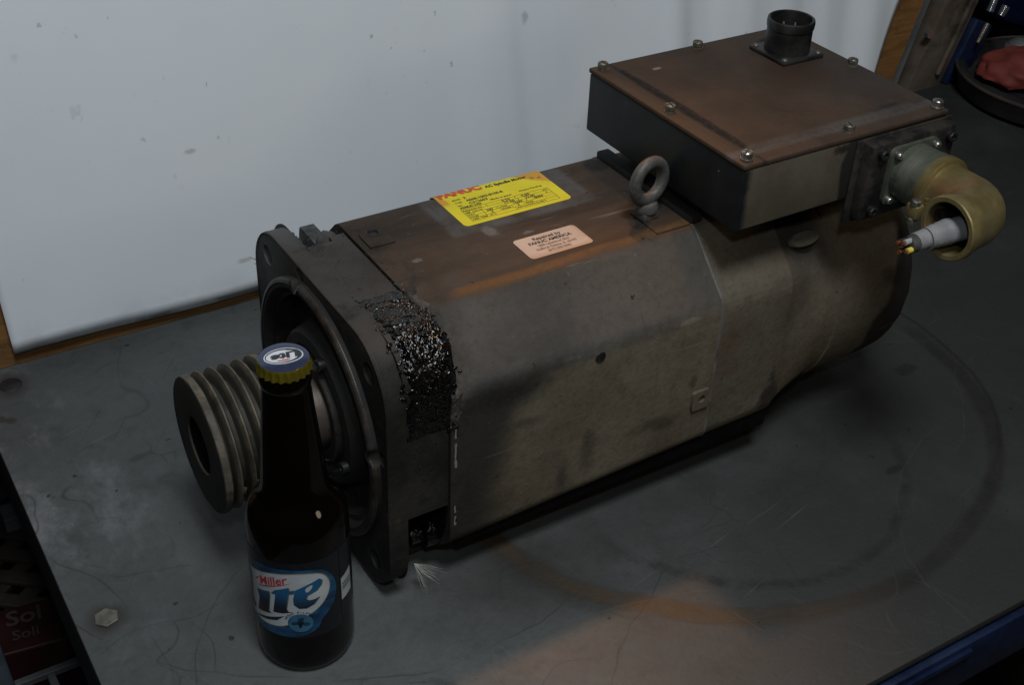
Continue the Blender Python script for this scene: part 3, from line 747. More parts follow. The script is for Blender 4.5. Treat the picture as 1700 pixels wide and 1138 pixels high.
obj('shaft', lathe([(0.002, 0.0265), (-0.0335, 0.0265), (-0.0345, 0.0255), (-0.0345, 0.0)], 64, 'x', (0, 0, ZC)), 'shaft', motor, 35)

# ---- grooved pulley
R0 = 0.0462; RG = 0.0368
prof = [(-0.0700, 0.0), (-0.0700, 0.0175), (-0.0720, 0.0190), (-0.0838, 0.0194), (-0.0850, 0.0204), (-0.0852, 0.0444), (-0.0845, 0.0457), (-0.0832, R0), (-0.0800, R0), (-0.0792, R0 - 0.0008)]
for t in (-0.0735, -0.0644, -0.0553, -0.0462):
    prof += [(t - 0.0040, RG), (t - 0.0034, RG), (t - 0.0009, R0 - 0.0010), (t - 0.0005, R0 - 0.0001), (t + 0.0005, R0 - 0.0001), (t + 0.0009, R0 - 0.0010), (t + 0.0034, RG), (t + 0.0040, RG)]
prof += [(-0.0404, RG + 0.0004), (-0.0400, RG), (-0.0384, R0 - 0.001), (-0.0380, R0), (-0.0345, R0), (-0.0340, R0 - 0.0008), (-0.0340, 0.026)]
def rough(t, h, r):
    if r < 0.03: return r
    return r * (1 + 0.009 * mnoise.noise((cos(t) * 6, sin(t) * 6, h * 200)) + 0.006 * mnoise.noise((cos(t) * 24, sin(t) * 24, h * 500)))
bm = lathe(prof, 144, 'x', (0, 0, ZC), rfun=rough)
pul = obj('grooved_pulley', bm, 'pulley', motor, 40, label='grey cast iron pulley with V grooves')
obj('key', box((-0.0715, -0.003, ZC + 0.0150), (-0.0695, 0.003, ZC + 0.0180), 0.0004), 'shaft', pul)
obj('bore_dark_liner', lathe([(-0.0722, 0.0184), (-0.0835, 0.0188), (-0.0835, 0.0191), (-0.0722, 0.0187)], 64, 'x', (0, 0, ZC)), 'hole', pul, 40)  # black liner added to paint the inside of the bore dark
# rust flakes in the grooves
bm = bmesh.new()
for k in range(26):
    a = radians(random.uniform(195, 245)); h = random.choice((-0.0690, -0.0780, -0.0600)) + random.uniform(-0.0012, 0.0012)
    rr = RG + random.uniform(0.0005, 0.003)
    c_ = Vector((h, rr * cos(a), ZC + rr * sin(a)))
    bmesh.ops.create_icosphere(bm, subdivisions=1, radius=random.uniform(0.0006, 0.0017), matrix=Matrix.Translation(c_) @ Euler((k, k * 2, 0)).to_matrix().to_4x4() @ Matrix.Diagonal((1, 0.6, 1.4, 1)))
o = obj('rust_flakes', bm, 'copper', pul, kind='stuff')
n = NT("rust_flake"); MAT['rust'] = n.done(n.mix((0.05, 0.03, 0.018), (0.15, 0.07, 0.03), n.noise(200, 4, 0.6)), 0.8); o.data.materials[0] = MAT['rust']

# ---- bearing housing casting between flange and cover (corners recessed for the bolts)
def octo(W_, w_, r=0.006, lo=None, seg=4):
    """octagon of half size W_, half flat w_, corners rounded by r; lo shifts the lower side vertices"""
    P = [(W_, w_), (w_, W_), (-w_, W_), (-W_, w_), (-W_, -w_), (-w_, -W_), (w_, -W_), (W_, -w_)]
    out = []
    for i, p_ in enumerate(P):
        a = Vector(P[i - 1]); b = Vector(p_); c = Vector(P[(i + 1) % 8])
        d0 = (a - b).normalized(); d1 = (c - b).normalized(); t = r
        for k in range(seg + 1):
            q = k / seg; A = b + d0 * t * (1 - q) ** 2; out.append(tuple(A + d1 * t * q ** 2))
    if lo:
        out = [(u, v + lo * max(0, min(1, (-v - 0.03) / 0.02)) if v < 0 else v) for u, v in out]
    return out
cas = rrect(-0.0985, 0.0055, 0.0985, 0.2012, 0.030, 10)
bm = prism(cas, 0.0125, 0.0424, yz)
bm = cut(bm, [box((0.0129, 0.040, 0.170), (0.0320, 0.13, 0.24)), box((0.0310, 0.046, 0.1830), (0.0600, 0.13, 0.24)), box((0.0129, 0.052, -0.03), (0.0320, 0.13, 0.042)),
              box((0.0129, -0.13, -0.03), (0.0430, -0.064, 0.074))])
cas_o = obj('bearing_housing', bm, 'casting', motor, 30)
obj('joint_gap', prism(rrect(-0.0955, 0.006, 0.0955, 0.1985, 0.060, 8), 0.0420, 0.0450, yz), 'hole', cas_o)
# bolt access bosses seen in the notches
bm = bmesh.new(); bmesh.ops.create_icosphere(bm, subdivisions=4, radius=1)
for v in bm.verts:
    k = 1 + 0.10 * mnoise.noise(v.co * 2.3) + 0.05 * mnoise.noise(v.co * 7)
    v.co = (0.0370 + v.co.x * 0.0085 * k, 0.0560 + v.co.y * 0.0150 * k, 0.1840 + v.co.z * 0.0130 * k)
obj('boss', bm, 'casting', cas_o, 60)
obj('boss', lathe([(0.0260, 0.0), (0.0260, 0.006), (0.0340, 0.0065), (0.0350, 0.011), (0.0440, 0.012), (0.0440, 0.0)], 20, 'x', (0, -0.074, 0.033)), 'grease', cas_o, 40)
# wet grease packed round the upper near corner
bm = bmesh.new()
U, K = 260, 70; gv = []
path = []
for i in range(U + 1):
    s = i / U
    # from the top flat round the corner down the near side, following the casting
    L = s * 0.129
    if L < 0.0415: yy, zz, ny, nz = -0.027 - L, 0.2012, 0, 1
    elif L < 0.0415 + 0.0471:
        t = (L - 0.0415) / 0.0471 * pi / 2; yy = -0.0685 - 0.030 * sin(t); zz = 0.1712 + 0.030 * cos(t); ny, nz = -sin(t), cos(t)
    else:
        yy, zz, ny, nz = -0.0985, 0.1712 - (L - 0.0886), -1, 0
    path.append((yy, zz, ny, nz))
for i, (yy, zz, ny, nz) in enumerate(path):
    row = []; s = i / U
    for k in range(K + 1):
        q = k / K
        x0 = 0.0150 - 0.0025 * min(1, s * 1.3) + 0.0038 * mnoise.noise((s * 7, 3, 0)) + 0.0020 * mnoise.noise((s * 26, 5, 0)) + 0.0008 * mnoise.noise((s * 90, 5, 0)); x1_ = 0.0478 + 0.0022 * mnoise.noise((s * 11, 9, 0)) - 0.003 * max(0, 0.35 - s)
        x = x0 + (x1_ - x0) * q
        rim = min(1, 5 * q, 6 * (1 - q), 7 * s, 7 * (1 - s))
        h = 0.0022 + 0.0007 * mnoise.noise((x * 260, yy * 260, zz * 260)) + 0.0006 * mnoise.noise((x * 620, yy * 620, zz * 620 + 5)) + 0.0016 * mnoise.noise((x * 70, yy * 70, zz * 70))
        h = -0.0012 + (h + 0.0012) * rim
        row.append(bm.verts.new((x, yy + ny * h, zz + nz * h)))
    gv.append(row)
for i in range(U):
    for k in range(K): bm.faces.new((gv[i][k], gv[i][k + 1], gv[i + 1][k + 1], gv[i + 1][k]))
for k in range(150):      # spatters and lumps round its ragged edge
    s = random.random(); yy, zz, ny, nz = path[int(s * U)]
    x = random.choice((random.gauss(0.0140, 0.0022), random.gauss(0.0450, 0.0022), random.gauss(0.0440, 0.0015)))
    lift = 0.0 if x < 0.0432 else 0.0010
    rr_ = random.uniform(0.0004, 0.0016)
    m_ = Matrix.Translation((x, yy + ny * lift, zz + nz * lift)) @ Vector((0, ny, nz)).to_track_quat('Z', 'Y').to_matrix().to_4x4() @ Matrix.Diagonal((random.uniform(.7, 1.8), random.uniform(.7, 1.8), 0.45, 1))
    bmesh.ops.create_icosphere(bm, subdivisions=2, radius=rr_, matrix=m_)
obj('grease', bm, 'grease', cas_o, 70, label='wet black grease packed round the corner')
# dull crust on the cover edge behind the grease
bm = bmesh.new(); gv = []
U2, K2 = 130, 26
for i in range(U2 + 1):
    s = i / U2; L = s * 0.118
    r2 = 0.7071
    if L < 0.030: yy, zz, ny, nz = -0.0285 - L, 0.2027, 0, 1
    elif L < 0.030 + 0.058: q = L - 0.030; yy, zz, ny, nz = -0.0585 - q * r2, 0.2027 - q * r2, -r2, r2
    else: yy, zz, ny, nz = -0.0995, 0.1617 - (L - 0.088), -1, 0
    row = []
    for k in range(K2 + 1):
        q = k / K2
        xa = 0.0432; xb = 0.0520 + 0.0050 * mnoise.noise((s * 8, 1, 4)) + 0.0030 * mnoise.noise((s * 27, 1, 4)) + 0.0012 * mnoise.noise((s * 80, 1, 4))
        x = xa + (xb - xa) * q
        rim = min(1, 6 * q + 0.3, 2.2 * (1 - q), 9 * s, 9 * (1 - s))
        h = 0.0009 + 0.0011 * mnoise.noise((x * 300, yy * 300, zz * 300)) + 0.0006 * mnoise.noise((x * 800, yy * 800, zz * 800)) + 0.0007 * mnoise.noise((x * 90, yy * 90, zz * 90 + 3))
        h = -0.0007 + (h + 0.0007) * rim
        row.append(bm.verts.new((x, yy + ny * h, zz + nz * h)))
    gv.append(row)
for i in range(U2):
    for k in range(K2): bm.faces.new((gv[i][k], gv[i][k + 1], gv[i + 1][k + 1], gv[i + 1][k]))
obj('dirt_crust', bm, 'crust', cas_o, 60)
# crusty dirt crumbs on the casting top
bm = bmesh.new()
for k in range(260):
    x = random.choice((random.uniform(0.004, 0.062), random.gauss(0.0435, 0.003), random.gauss(0.016, 0.003)))
    if random.random() < 0.75:
        yy = random.uniform(-0.085, 0.055); zz = 0.2013
        if yy < -0.0685: t = math.asin(min(1, (-0.0685 - yy) / 0.03)); zz = 0.1712 + 0.0302 * cos(t)
        if x > 0.044: zz = 0.2028 if yy > -0.058 else 0.2028 - (-0.058 - yy)
    else:
        yy = -0.0990; zz = random.uniform(0.10, 0.172); x = random.uniform(0.006, 0.043)
    r = random.uniform(0.0002, 0.0006) * (1.8 if random.random() < .08 else 1)
    bmesh.ops.create_icosphere(bm, subdivisions=1, radius=r, matrix=Matrix.Translation((x, yy, zz)) @ Euler((k, k * 1.3, k * .7)).to_matrix().to_4x4() @ Matrix.Diagonal((1.5, 1, 0.5, 1)))
for k in range(120):   # ragged dirt along the back edge of the ear and the notch
    x = 0.0128 + random.uniform(-0.0025, 0.0006); yy = random.uniform(0.036, 0.061); zz = 0.2014
    bmesh.ops.create_icosphere(bm, subdivisions=1, radius=random.uniform(0.0003, 0.0009), matrix=Matrix.Translation((x, yy, zz)) @ Euler((k, k * 1.3, k * .7)).to_matrix().to_4x4() @ Matrix.Diagonal((1.2, 1, 0.7, 1)))
obj('dirt_crumbs', bm, 'casting', cas_o, kind='stuff')

# ---- sheet metal cover (octagonal), weld bead, tail
W_, w_ = 0.0995, 0.0585
X1, X2, X3 = 0.0438, 0.2548, 0.3190
def ring(x, W2, w2, lo=0.0, r=0.0065): return [(x, u, ZC + v) for u, v in octo(W2, w2, r, lo)]
rg = []
for x in [X1 + 0.0012 * k for k in range(3)] + [X1 + (X2 - X1) * k / 12 for k in range(1, 12)] + [X2]:
    q = (x - X1) / (X2 - X1)
    rg.append(ring(x, W_, w_, -0.0042 + 0.0080 * q))
inner = ring(X1, W_ - 0.0022, w_ - 0.001, -0.0042)
bm = loft([inner] + [ring(X1 - 0.0002, W_ - 0.0005, w_, -0.0042)] + rg, True, False)
cover = obj('cover', bm, 'cover', motor, 22, label='octagonal sheet cover, rust brown on top and dusty on its sides')
bm = loft([ring(X2 - 0.0013, W_ - 0.0003, w_, 0.0038), ring(X2 - 0.0004, W_ + 0.0006, w_ + 0.0002, 0.0038), ring(X2 + 0.0004, W_ + 0.0006, w_ + 0.0002, 0.0038), ring(X2 + 0.0013, W_ - 0.0003, w_, 0.0038)], False, False)
obj('weld_bead', bm, 'weld', cover, 40)
obj('shade_strip', box((X1 + 0.006, -W_ + 0.0045, 0.0310), (0.318, -0.060, 0.0475), 0.0), 'hole', cover)  # black strip added to stand in for the shade under the side edge
# paint flakes on the front edge of the side
bm = bmesh.new()
for z0_, z1_ in ((0.128, 0.138), (0.104, 0.124), (0.066, 0.072), (0.055, 0.063), (0.140, 0.143)):
    pts = []; m_ = 9
    for k in range(m_): pts.append((0.0462 + random.uniform(-.0003, .0003), z0_ + (z1_ - z0_) * k / (m_ - 1)))
    for k in range(m_ - 1, -1, -1): pts.append((0.0476 + random.uniform(-.0005, .0005), z0_ + (z1_ - z0_) * k / (m_ - 1)))
    lo_ = [bm.verts.new((a, -W_ - 0.0003, c)) for a, c in pts]; bm.faces.new(lo_)
bmesh.ops.triangulate(bm, faces=bm.faces[:])
n = NT("paint_chip"); MAT['chip'] = n.done(n.mix((0.12, 0.115, 0.10), (0.24, 0.23, 0.20), n.noise(300, 3, 0.6)), 0.6)
obj('paint_chips', bm, 'chip', cover, kind='stuff')

# tail: octagon fading into the round fan cover
N8 = len(octo(1, 0.6))
def circ(x, r, cut=0.0):
    base = octo(W_, w_, 0.010)
    base = dense(base)
    return [(x, r * u / sqrt(u * u + v * v), ZC + r * v / sqrt(u * u + v * v)) for u, v in base]
def dense(P, k=4):
    out = []
    for i, a in enumerate(P):
        b = P[(i + 1) % len(P)]
        for q in range(k): out.append((a[0] + (b[0] - a[0]) * q / k, a[1] + (b[1] - a[1]) * q / k))
    return out
def dring(x, W2, w2, lo=0.0): return [(x, u, ZC + v) for u, v in dense(octo(W2, w2, 0.010, lo))]
def lerp(a, b, t): return [tuple(p * (1 - t) + q * t for p, q in zip(A, B)) for A, B in zip(a, b)]
rings = [dring(X2 + 0.0012, W_ - 0.0004, w_, 0.0038), dring(0.3040, W_ - 0.0004, w_, 0.0045), dring(X3 - 0.001, W_ - 0.0006, w_, 0.005), dring(X3 + 0.0005, W_ - 0.0014, w_ - 0.0006, 0.0055)]
for k in range(1, 7):
    x = X3 + (0.372 - X3) * k / 6
    oc = dring(x, W_ - 0.0014, w_, 0.005); ci = circ(x, 0.0930)
    rings.append(lerp(oc, ci, (k / 6) ** 0.8))
rings += [circ(0.3760, 0.0932), circ(0.3768, 0.0942), circ(0.3800, 0.0942), circ(0.3808, 0.0928), circ(0.4200, 0.0928), circ(0.4400, 0.0925), circ(0.4500, 0.0915), circ(0.4560, 0.0895), circ(0.4600, 0.0865), circ(0.4620, 0.0825), circ(0.4628, 0.0760)]
# subdivide rings in angle for a round end
def dens(r_):
    out = []
    for i, p_ in enumerate(r_):
        out.append(p_)
    return out
bm = loft(rings, False, True)
tail = obj('fan_cover', bm, 'tail', motor, 28, label='round tail cover with black rim')
obj('tail_slot', lathe([(0.0008, 0.0), (0.0008, 0.0062), (0.0002, 0.0070), (-0.002, 0.0074)], 28, 'z'), 'tail', tail, 40)
ts = tail.children[0]; ts.location = (0.3400, -0.0805, 0.1800); ts.rotation_euler = (radians(46), 0, 0); ts.scale = (1.9, 0.75, 1)

# ---- details of the cover
# lifting-eye nut tab at the front of the top
zt = ZC + W_
bm = prism([(0.0480, 0.0160), (0.0660, 0.0160)] + [(0.057 + 0.009 * cos(radians(a)), 0.030 + 0.012 * sin(radians(a))) for a in range(0, 181, 15)], zt - 0.001, zt + 0.0016)
bm = cut(bm, [cyl('z', (0.0575, 0.0320, zt), 0.0034, -0.01, 0.02, 20)])
obj('nut_tab', bm, 'cover', motor, 30)
obj('threaded_hole', lathe([(zt + 0.0018, 0.0046), (zt + 0.0021, 0.0040), (zt + 0.0008, 0.0034), (zt + 0.0004, 0.0)], 20, 'z', (0.0575, 0.0320, 0)), 'dark_screw', motor, 40)
# bracket with a hole low on the side
yb_ = -W_
bm = prism(rrect(0.2372, 0.0775, 0.2520, 0.0935, 0.002, 3), yb_ - 0.0022, yb_ + 0.001, lambda u, v, h: (u, h, v))
bm = cut(bm, [cyl('y', (0.2450, yb_, 0.0862), 0.0032, -0.01, 0.01, 18)])
obj('side_bracket', bm, 'cover', motor, 30)
obj('side_hole', lathe([(yb_ - 0.0006, 0.0040), (yb_ - 0.0010, 0.0036), (yb_ - 0.0003, 0.0)], 14, 'y', (0.1535, 0, 0.1536)), 'dark_screw', motor, 40)
# strap across the top in front of the box, and pad under the eyebolt
obj('top_strap', box((X2 - 0.0015, -0.056, zt - 0.001), (0.2640, 0.057, zt + 0.0050), 0.0012), 'pilot', motor, 30)
obj('eyebolt_pad', box((0.2250, -0.0565, zt - 0.001), (X2 - 0.0018, -0.0250, zt + 0.0014), 0.0007), 'cover', motor, 30)
# eyebolt
eye = obj('eyebolt', lathe([(zt + 0.0065, 0.0), (zt + 0.0065, 0.0070), (zt + 0.0070, 0.0080), (zt + 0.0110, 0.0082), (zt + 0.0132, 0.0070), (zt + 0.0150, 0.0)], 28, 'z'), 'eyebolt', motor, 35, label='steel lifting eyebolt')
eye.location = (0.2310, -0.0350, 0)
o = obj('spacer_block', box((-0.0065, -0.0065, zt + 0.0012), (0.0065, 0.0065, zt + 0.0068), 0.001), 'eyebolt', eye, 30)
bm = bmesh.new()
RR, rr = 0.0132, 0.0044
V = [[bm.verts.new(((RR + rr * cos(b_)) * cos(a_), 0.95 * rr * sin(b_), (RR * 1.04 + rr * cos(b_)) * sin(a_))) for b_ in [2 * pi * k / 16 for k in range(16)]] for a_ in [2 * pi * i / 48 for i in range(48)]]
for i in range(48):
    for k in range(16): bm.faces.new((V[i][k], V[(i + 1) % 48][k], V[(i + 1) % 48][(k + 1) % 16], V[i][(k + 1) % 16]))
er = obj('eye_ring', bm, 'eyebolt', eye, 60); er.location = (0, 0, zt + 0.0285); er.rotation_euler = (0, 0, radians(9))

# ---- type plate (wraps over the far edge of the top)
def on_top(lift):
    def f(u, v):
        if v <= 0.0555: return (u, v, zt + lift)
        t = v - 0.0555
        if t < 0.006: return (u, v, zt + lift - t * t * 55)
        q = t - 0.006
        return (u, 0.0615 + q * 0.72, zt + lift - 0.00198 - q * 0.70)
    return f
PU0, PU1, PV0, PV1 = 0.1165, 0.2025, 0.0120, 0.0665
cv = [0.0555 + 0.0015 * k for k in range(8)]
plate = obj('type_plate', bend(poly2d(rrect(PU0, PV0, PU1, PV1, 0.0035, 5)), on_top(0.0004), [0.13, 0.16, 0.19], cv), 'yellow', motor, label='yellow type plate stained with rust')
plate.modifiers.new("s", 'SOLIDIFY').thickness = 0.0003
def prn(items): return bend(joinbm(items), on_top(0.00058), (), cv)
inkb = []
def line_(u0, v0, u1, v1, w=0.00022):
    d = Vector((u1 - u0, v1 - v0)).normalized(); n_ = Vector((-d.y, d.x)) * w / 2
    inkb.append(poly2d([(u0 - n_.x, v0 - n_.y), (u1 - n_.x, v1 - n_.y), (u1 + n_.x, v1 + n_.y), (u0 + n_.x, v0 + n_.y)]))
def T(s, u, v, h, w=0.0, width=None, lst=None):
    b = text(s, h / 0.70, (u, v), 0, w, 0, 'LEFT', 1.0, width)
    (inkb if lst is None else lst).append(b)
T("AC Spindle Motor", 0.1560, 0.0525, 0.0031, 0.00018, 0.034)
T("MODEL", 0.1255, 0.0460, 0.0018, 0.00003, 0.0066); T("3", 0.1345, 0.0460, 0.0026, 0.0001)
T("TYPE", 0.1255, 0.0418, 0.0018, 0.00003, 0.0054); T("A06B-1003-B100-R", 0.1345, 0.0418, 0.0027, 0.0001, 0.0300)
T("NO.", 0.1255, 0.0376, 0.0018, 0.00003, 0.0036); T("C312653", 0.1345, 0.0376, 0.0027, 0.0001, 0.0145)
T("FANUC LTD", 0.1255, 0.0340, 0.0023, 0.00016, 0.0165); T("Made in Japan", 0.1500, 0.0355, 0.0018, 0.00003, 0.0170); T("Patent Pending", 0.1745, 0.0368, 0.0018, 0.00003, 0.0180)
y_ = [0.0330, 0.0297, 0.0264, 0.0231, 0.0198, 0.0160]
for q in y_: line_(0.1245, q, 0.1945, q)
line_(0.1245, y_[0], 0.1245, y_[-1]); line_(0.1945, y_[0], 0.1945, y_[-1])
for u_, a, b in ((0.1375, 2, 4), (0.1500, 2, 4), (0.1590, 3, 4), (0.1690, 2, 4), (0.1780, 2, 3), (0.1600, 4, 5), (0.1440, 0, 1)): line_(u_, y_[a], u_, y_[b])
T("Rating Cont. No.", 0.1252, y_[1] + 0.0006, 0.0017, 0.00003, 0.0150); T("3.70", 0.1560, y_[1] + 0.0005, 0.0023, 0.00008, 0.0066); T("/", 0.1665, y_[1] + 0.0005, 0.0023, 0.0001); T("5.50", 0.1720, y_[1] + 0.0005, 0.0023, 0.00008, 0.0066); T("kW", 0.1895, y_[1] + 0.0006, 0.0017, 0.00003)
T("AMP.  Cont. No.", 0.1252, y_[2] + 0.0006, 0.0017, 0.00003, 0.0140); T("17.00", 0.1560, y_[2] + 0.0005, 0.0023, 0.00008, 0.0080); T("/", 0.1672, y_[2] + 0.0005, 0.0023, 0.0001); T("22.00", 0.1730, y_[2] + 0.0005, 0.0023, 0.00008, 0.0080); T("A", 0.1900, y_[2] + 0.0006, 0.0017, 0.00003)
T("VOLT.", 0.1252, y_[3] + 0.0006, 0.0017, 0.00003, 0.0060); T("200", 0.1400, y_[3] + 0.0005, 0.0023, 0.00008, 0.0052); T("V", 0.1475, y_[3] + 0.0006, 0.0017, 0.00003); T("r/min", 0.1508, y_[3] + 0.0006, 0.0017, 0.00003, 0.0055); T("1500", 0.1610, y_[3] + 0.0005, 0.0023, 0.00008, 0.0070); T("/", 0.1720, y_[3] + 0.0005, 0.0023, 0.0001); T("8000", 0.1790, y_[3] + 0.0005, 0.0023, 0.00008, 0.0070)
T("POLES", 0.1252, y_[4] + 0.0006, 0.0017, 0.00003, 0.0065); T("4", 0.1420, y_[4] + 0.0005, 0.0023, 0.00008); T("PHASE", 0.1508, y_[4] + 0.0006, 0.0017, 0.00003, 0.0066); T("3", 0.1630, y_[4] + 0.0005, 0.0023, 0.00008); T("RULE", 0.1700, y_[4] + 0.0006, 0.0017, 0.00003, 0.0055)
T("AMB. TEMP. 40°C", 0.1252, y_[5] + 0.0011, 0.0017, 0.00003, 0.0190); T("INSULATION CLASS F", 0.1610, y_[5] + 0.0011, 0.0017, 0.00003, 0.0230)
o = obj('plate_lettering', prn(inkb), 'ink', plate, kind='keep')
red = []; T("FANUC", 0.1190, 0.0530, 0.0070, 0.0006, 0.0345, red)
obj('brand_lettering', prn(red), 'ink_red', plate, kind='keep', label='red brand lettering FANUC')

# ---- repair sticker
SU0, SU1, SV0, SV1 = 0.1335, 0.1822, -0.0447, -0.0190
stk = obj('repair_sticker', bend(poly2d(rrect(SU0, SV0, SU1, SV1, 0.0030, 5)), on_top(0.00035)), 'peach', motor, label='peach coloured repair sticker')
stk.modifiers.new("s", 'SOLIDIFY').thickness = 0.0002
def TC(s, v, h, w, width, lst):
    b = text(s, h / 0.70, (0, 0), 0, w, 0, 'LEFT', 1.0, width)
    xs = [q.co.x for q in b.verts]; bmesh.ops.translate(b, vec=((SU0 + SU1) / 2 - (max(xs) + min(xs)) / 2, v, 0), verts=b.verts); lst.append(b)
a = []; TC("Repaired by", -0.0250, 0.0031, 0.00010, 0.0215, a); TC("FANUC AMERICA", -0.0296, 0.0031, 0.00013, 0.0330, a)
obj('sticker_lettering', bend(joinbm(a), on_top(0.00052)), 'ink', stk, kind='keep')
a = []; TC("1800 Lakewood Blvd", -0.0335, 0.0025, 0.00010, 0.0240, a); TC("Hoffman Estates, IL 60195", -0.0373, 0.0025, 0.00010, 0.0310, a); TC("(847) 898-5000", -0.0412, 0.0025, 0.00010, 0.0180, a)
obj('sticker_small_print', bend(joinbm(a), on_top(0.00052)), 'ink_brown', stk, kind='keep')

# ---- terminal box
TX0, TX1, TY0, TY1, TZ0, TZ1 = 0.2493, 0.4297, -0.1039, 0.0670, 0.2217, 0.2660
tb = obj('terminal_box', box((TX0, TY0, TZ0), (TX1, TY1, TZ1), 0.0014, 3), 'tbox', motor, 30, label='black terminal box, dusty khaki on its near side')
obj('box_pedestal', box((0.275, -0.045, zt - 0.02), (0.41, 0.045, TZ0 + 0.001), 0.002), 'pilot', tb, 30)
lz = TZ1 + 0.0003; LT = 0.2700
bm = box((TX0 - 0.0008, TY0 - 0.0008, lz), (TX1 + 0.0008, TY1 + 0.0008, LT), 0.0012, 2)
lid = obj('lid', bm, 'lid', tb, 30, label='rusty brown lid')
# pressed panel: raised field with soft shoulders
q0 = rrect(TX0 + 0.0145, TY0 + 0.0145, TX1 - 0.0135, TY1 - 0.0125, 0.004, 4)
def shr(poly, d):
    cx = (TX0 + TX1) / 2; cy = (TY0 + TY1) / 2
    return [(u + (d if u < cx else -d), v + (d if v < cy else -d)) for u, v in poly]
bm = loft([[(u, v, LT - 0.001) for u, v in q0], [(u, v, LT + 0.0002) for u, v in shr(q0, 0.0006)], [(u, v, LT + 0.0013) for u, v in shr(q0, 0.0024)], [(u, v, LT + 0.0016) for u, v in shr(q0, 0.0034)]], True, True)
obj('lid_panel', bm, 'lid', lid, 50)
def screw_mesh(name, mat):
    bm = lathe([(0.0, 0.0), (0.0, 0.0041), (0.0011, 0.0041), (0.0012, 0.0035), (0.0020, 0.0035), (0.0021, 0.0038), (0.0050, 0.0038), (0.0056, 0.0032), (0.0058, 0.0020), (0.0058, 0.0)], 20, 'z')
    bm = cut(bm, [box((-0.0035, -0.0005, 0.0048), (0.0035, 0.0005, 0.01)), box((-0.0005, -0.0035, 0.0048), (0.0005, 0.0035, 0.01))])
    o = obj(name, bm, mat, None, 35); return o
bm_s = None
scr = screw_mesh('lid_screw', 'dirty_screw'); scr.parent = lid
shiny = scr.data.copy(); shiny.materials[0] = MAT['screw']
pos = [(0.2556, 0.0605, 0), (0.3420, 0.0615, 0), (0.2556, -0.0185, 0), (0.2556, -0.0978, 1), (0.3430, -0.0978, 0), (0.4240, -0.0165, 0), (0.4245, -0.0985, 1), (0.4240, 0.0605, 0)]
for i, (x, y, sh) in enumerate(pos):
    if i == 0: s_ = scr; s_.location = (x, y, LT - 0.0002)
    else: s_ = copy_of(scr, lid, (x, y, LT - 0.0002 + (0.0006 if sh else 0)), (0, 0, i * 0.7))
    if sh: s_.data = shiny

# ---- round socket on the lid
CX, CY = 0.3925, 0.0205
sk = obj('round_socket', box((CX - 0.0195, CY - 0.0195, LT + 0.0014), (CX + 0.0195, CY + 0.0195, LT + 0.0050), 0.0012), 'conn', tb, 30, label='black round socket on the lid')
obj('barrel', lathe([(0.0046, 0.0), (0.0046, 0.0168), (0.0220, 0.0166), (0.0225, 0.0172), (0.0262, 0.0175), (0.0285, 0.0171), (0.0290, 0.0163), (0.0285, 0.0152), (0.0120, 0.0148), (0.0120, 0.0)], 56, 'z', (CX, CY, LT)), 'conn', sk, 35)
pin0 = None
for k in range(6):
    a_ = k * pi / 3 + 0.4
    loc = (CX + 0.0085 * cos(a_), CY + 0.0085 * sin(a_), LT + 0.0115)
    if not pin0:
        pin0 = obj('pin', lathe([(0, 0.0009), (0.0105, 0.0009), (0.0113, 0.0006), (0.0115, 0)], 10, 'z'), 'pin', sk, 40); pin0.location = loc
    else: copy_of(pin0, sk, loc)
sc0 = None
for sx in (-1, 1):
    for sy in (-1, 1):
        loc = (CX + sx * 0.0160, CY + sy * 0.0160, LT + 0.0049)
        if not sc0:
            sc0 = obj('socket_screw', lathe([(0, 0.0), (0, 0.0022), (0.0010, 0.0019), (0.0014, 0.0010), (0.0014, 0)], 12, 'z'), 'dirty_screw', sk, 50); sc0.location = loc
        else: copy_of(sc0, sk, loc)

# ---- adapter plate and elbow connector on the near side
ad = obj('adapter_plate', box((0.3505, -0.1150, 0.2080), (0.4300, -0.1042, 0.2640), 0.0015), 'adapter', motor, 30, label='black greasy adapter plate on the box side')
obj('adapter_back', box((0.3455, -0.1062, 0.2030), (0.4340, -0.1041, 0.2655), 0.0008), 'adapter', ad, 30)
hx = None
for x, z in ((0.3600, 0.2575), (0.3605, 0.2145), (0.4240, 0.2565), (0.4235, 0.2145)):
    if not hx:
        hx = obj('plate_bolt', lathe([(0.0, 0.0), (0.0, 0.0040), (-0.0034, 0.0040), (-0.0042, 0.0033), (-0.0042, 0.0018), (-0.0022, 0.0016), (-0.0022, 0)], 14, 'y'), 'dark_screw', ad, 40); hx.location = (x, -0.1149, z)
    else: copy_of(hx, ad, (x, -0.1149, z))
EX, EZ = 0.3895, 0.2385
el = obj('elbow_connector', prism(rrect(EX - 0.0225, EZ - 0.0215, EX + 0.0225, EZ + 0.0215, 0.006, 5), -0.1180, -0.1148, lambda u, v, h: (u, h, v)), 'greenzinc', motor, 30, label='olive zinc elbow connector with a cut grey cable')
gs = None
for sx in (-1, 1):
    for sz in (-1, 1):
        loc = (EX + sx * 0.0178, -0.1178, EZ + sz * 0.0168)
        if not gs:
            gs = obj('connector_screw', lathe([(0, 0), (0, 0.0030), (-0.0024, 0.0030), (-0.0038, 0.0022), (-0.0042, 0.0)], 14, 'y'), 'screw', el, 50); gs.location = loc
        else: copy_of(gs, el, loc)
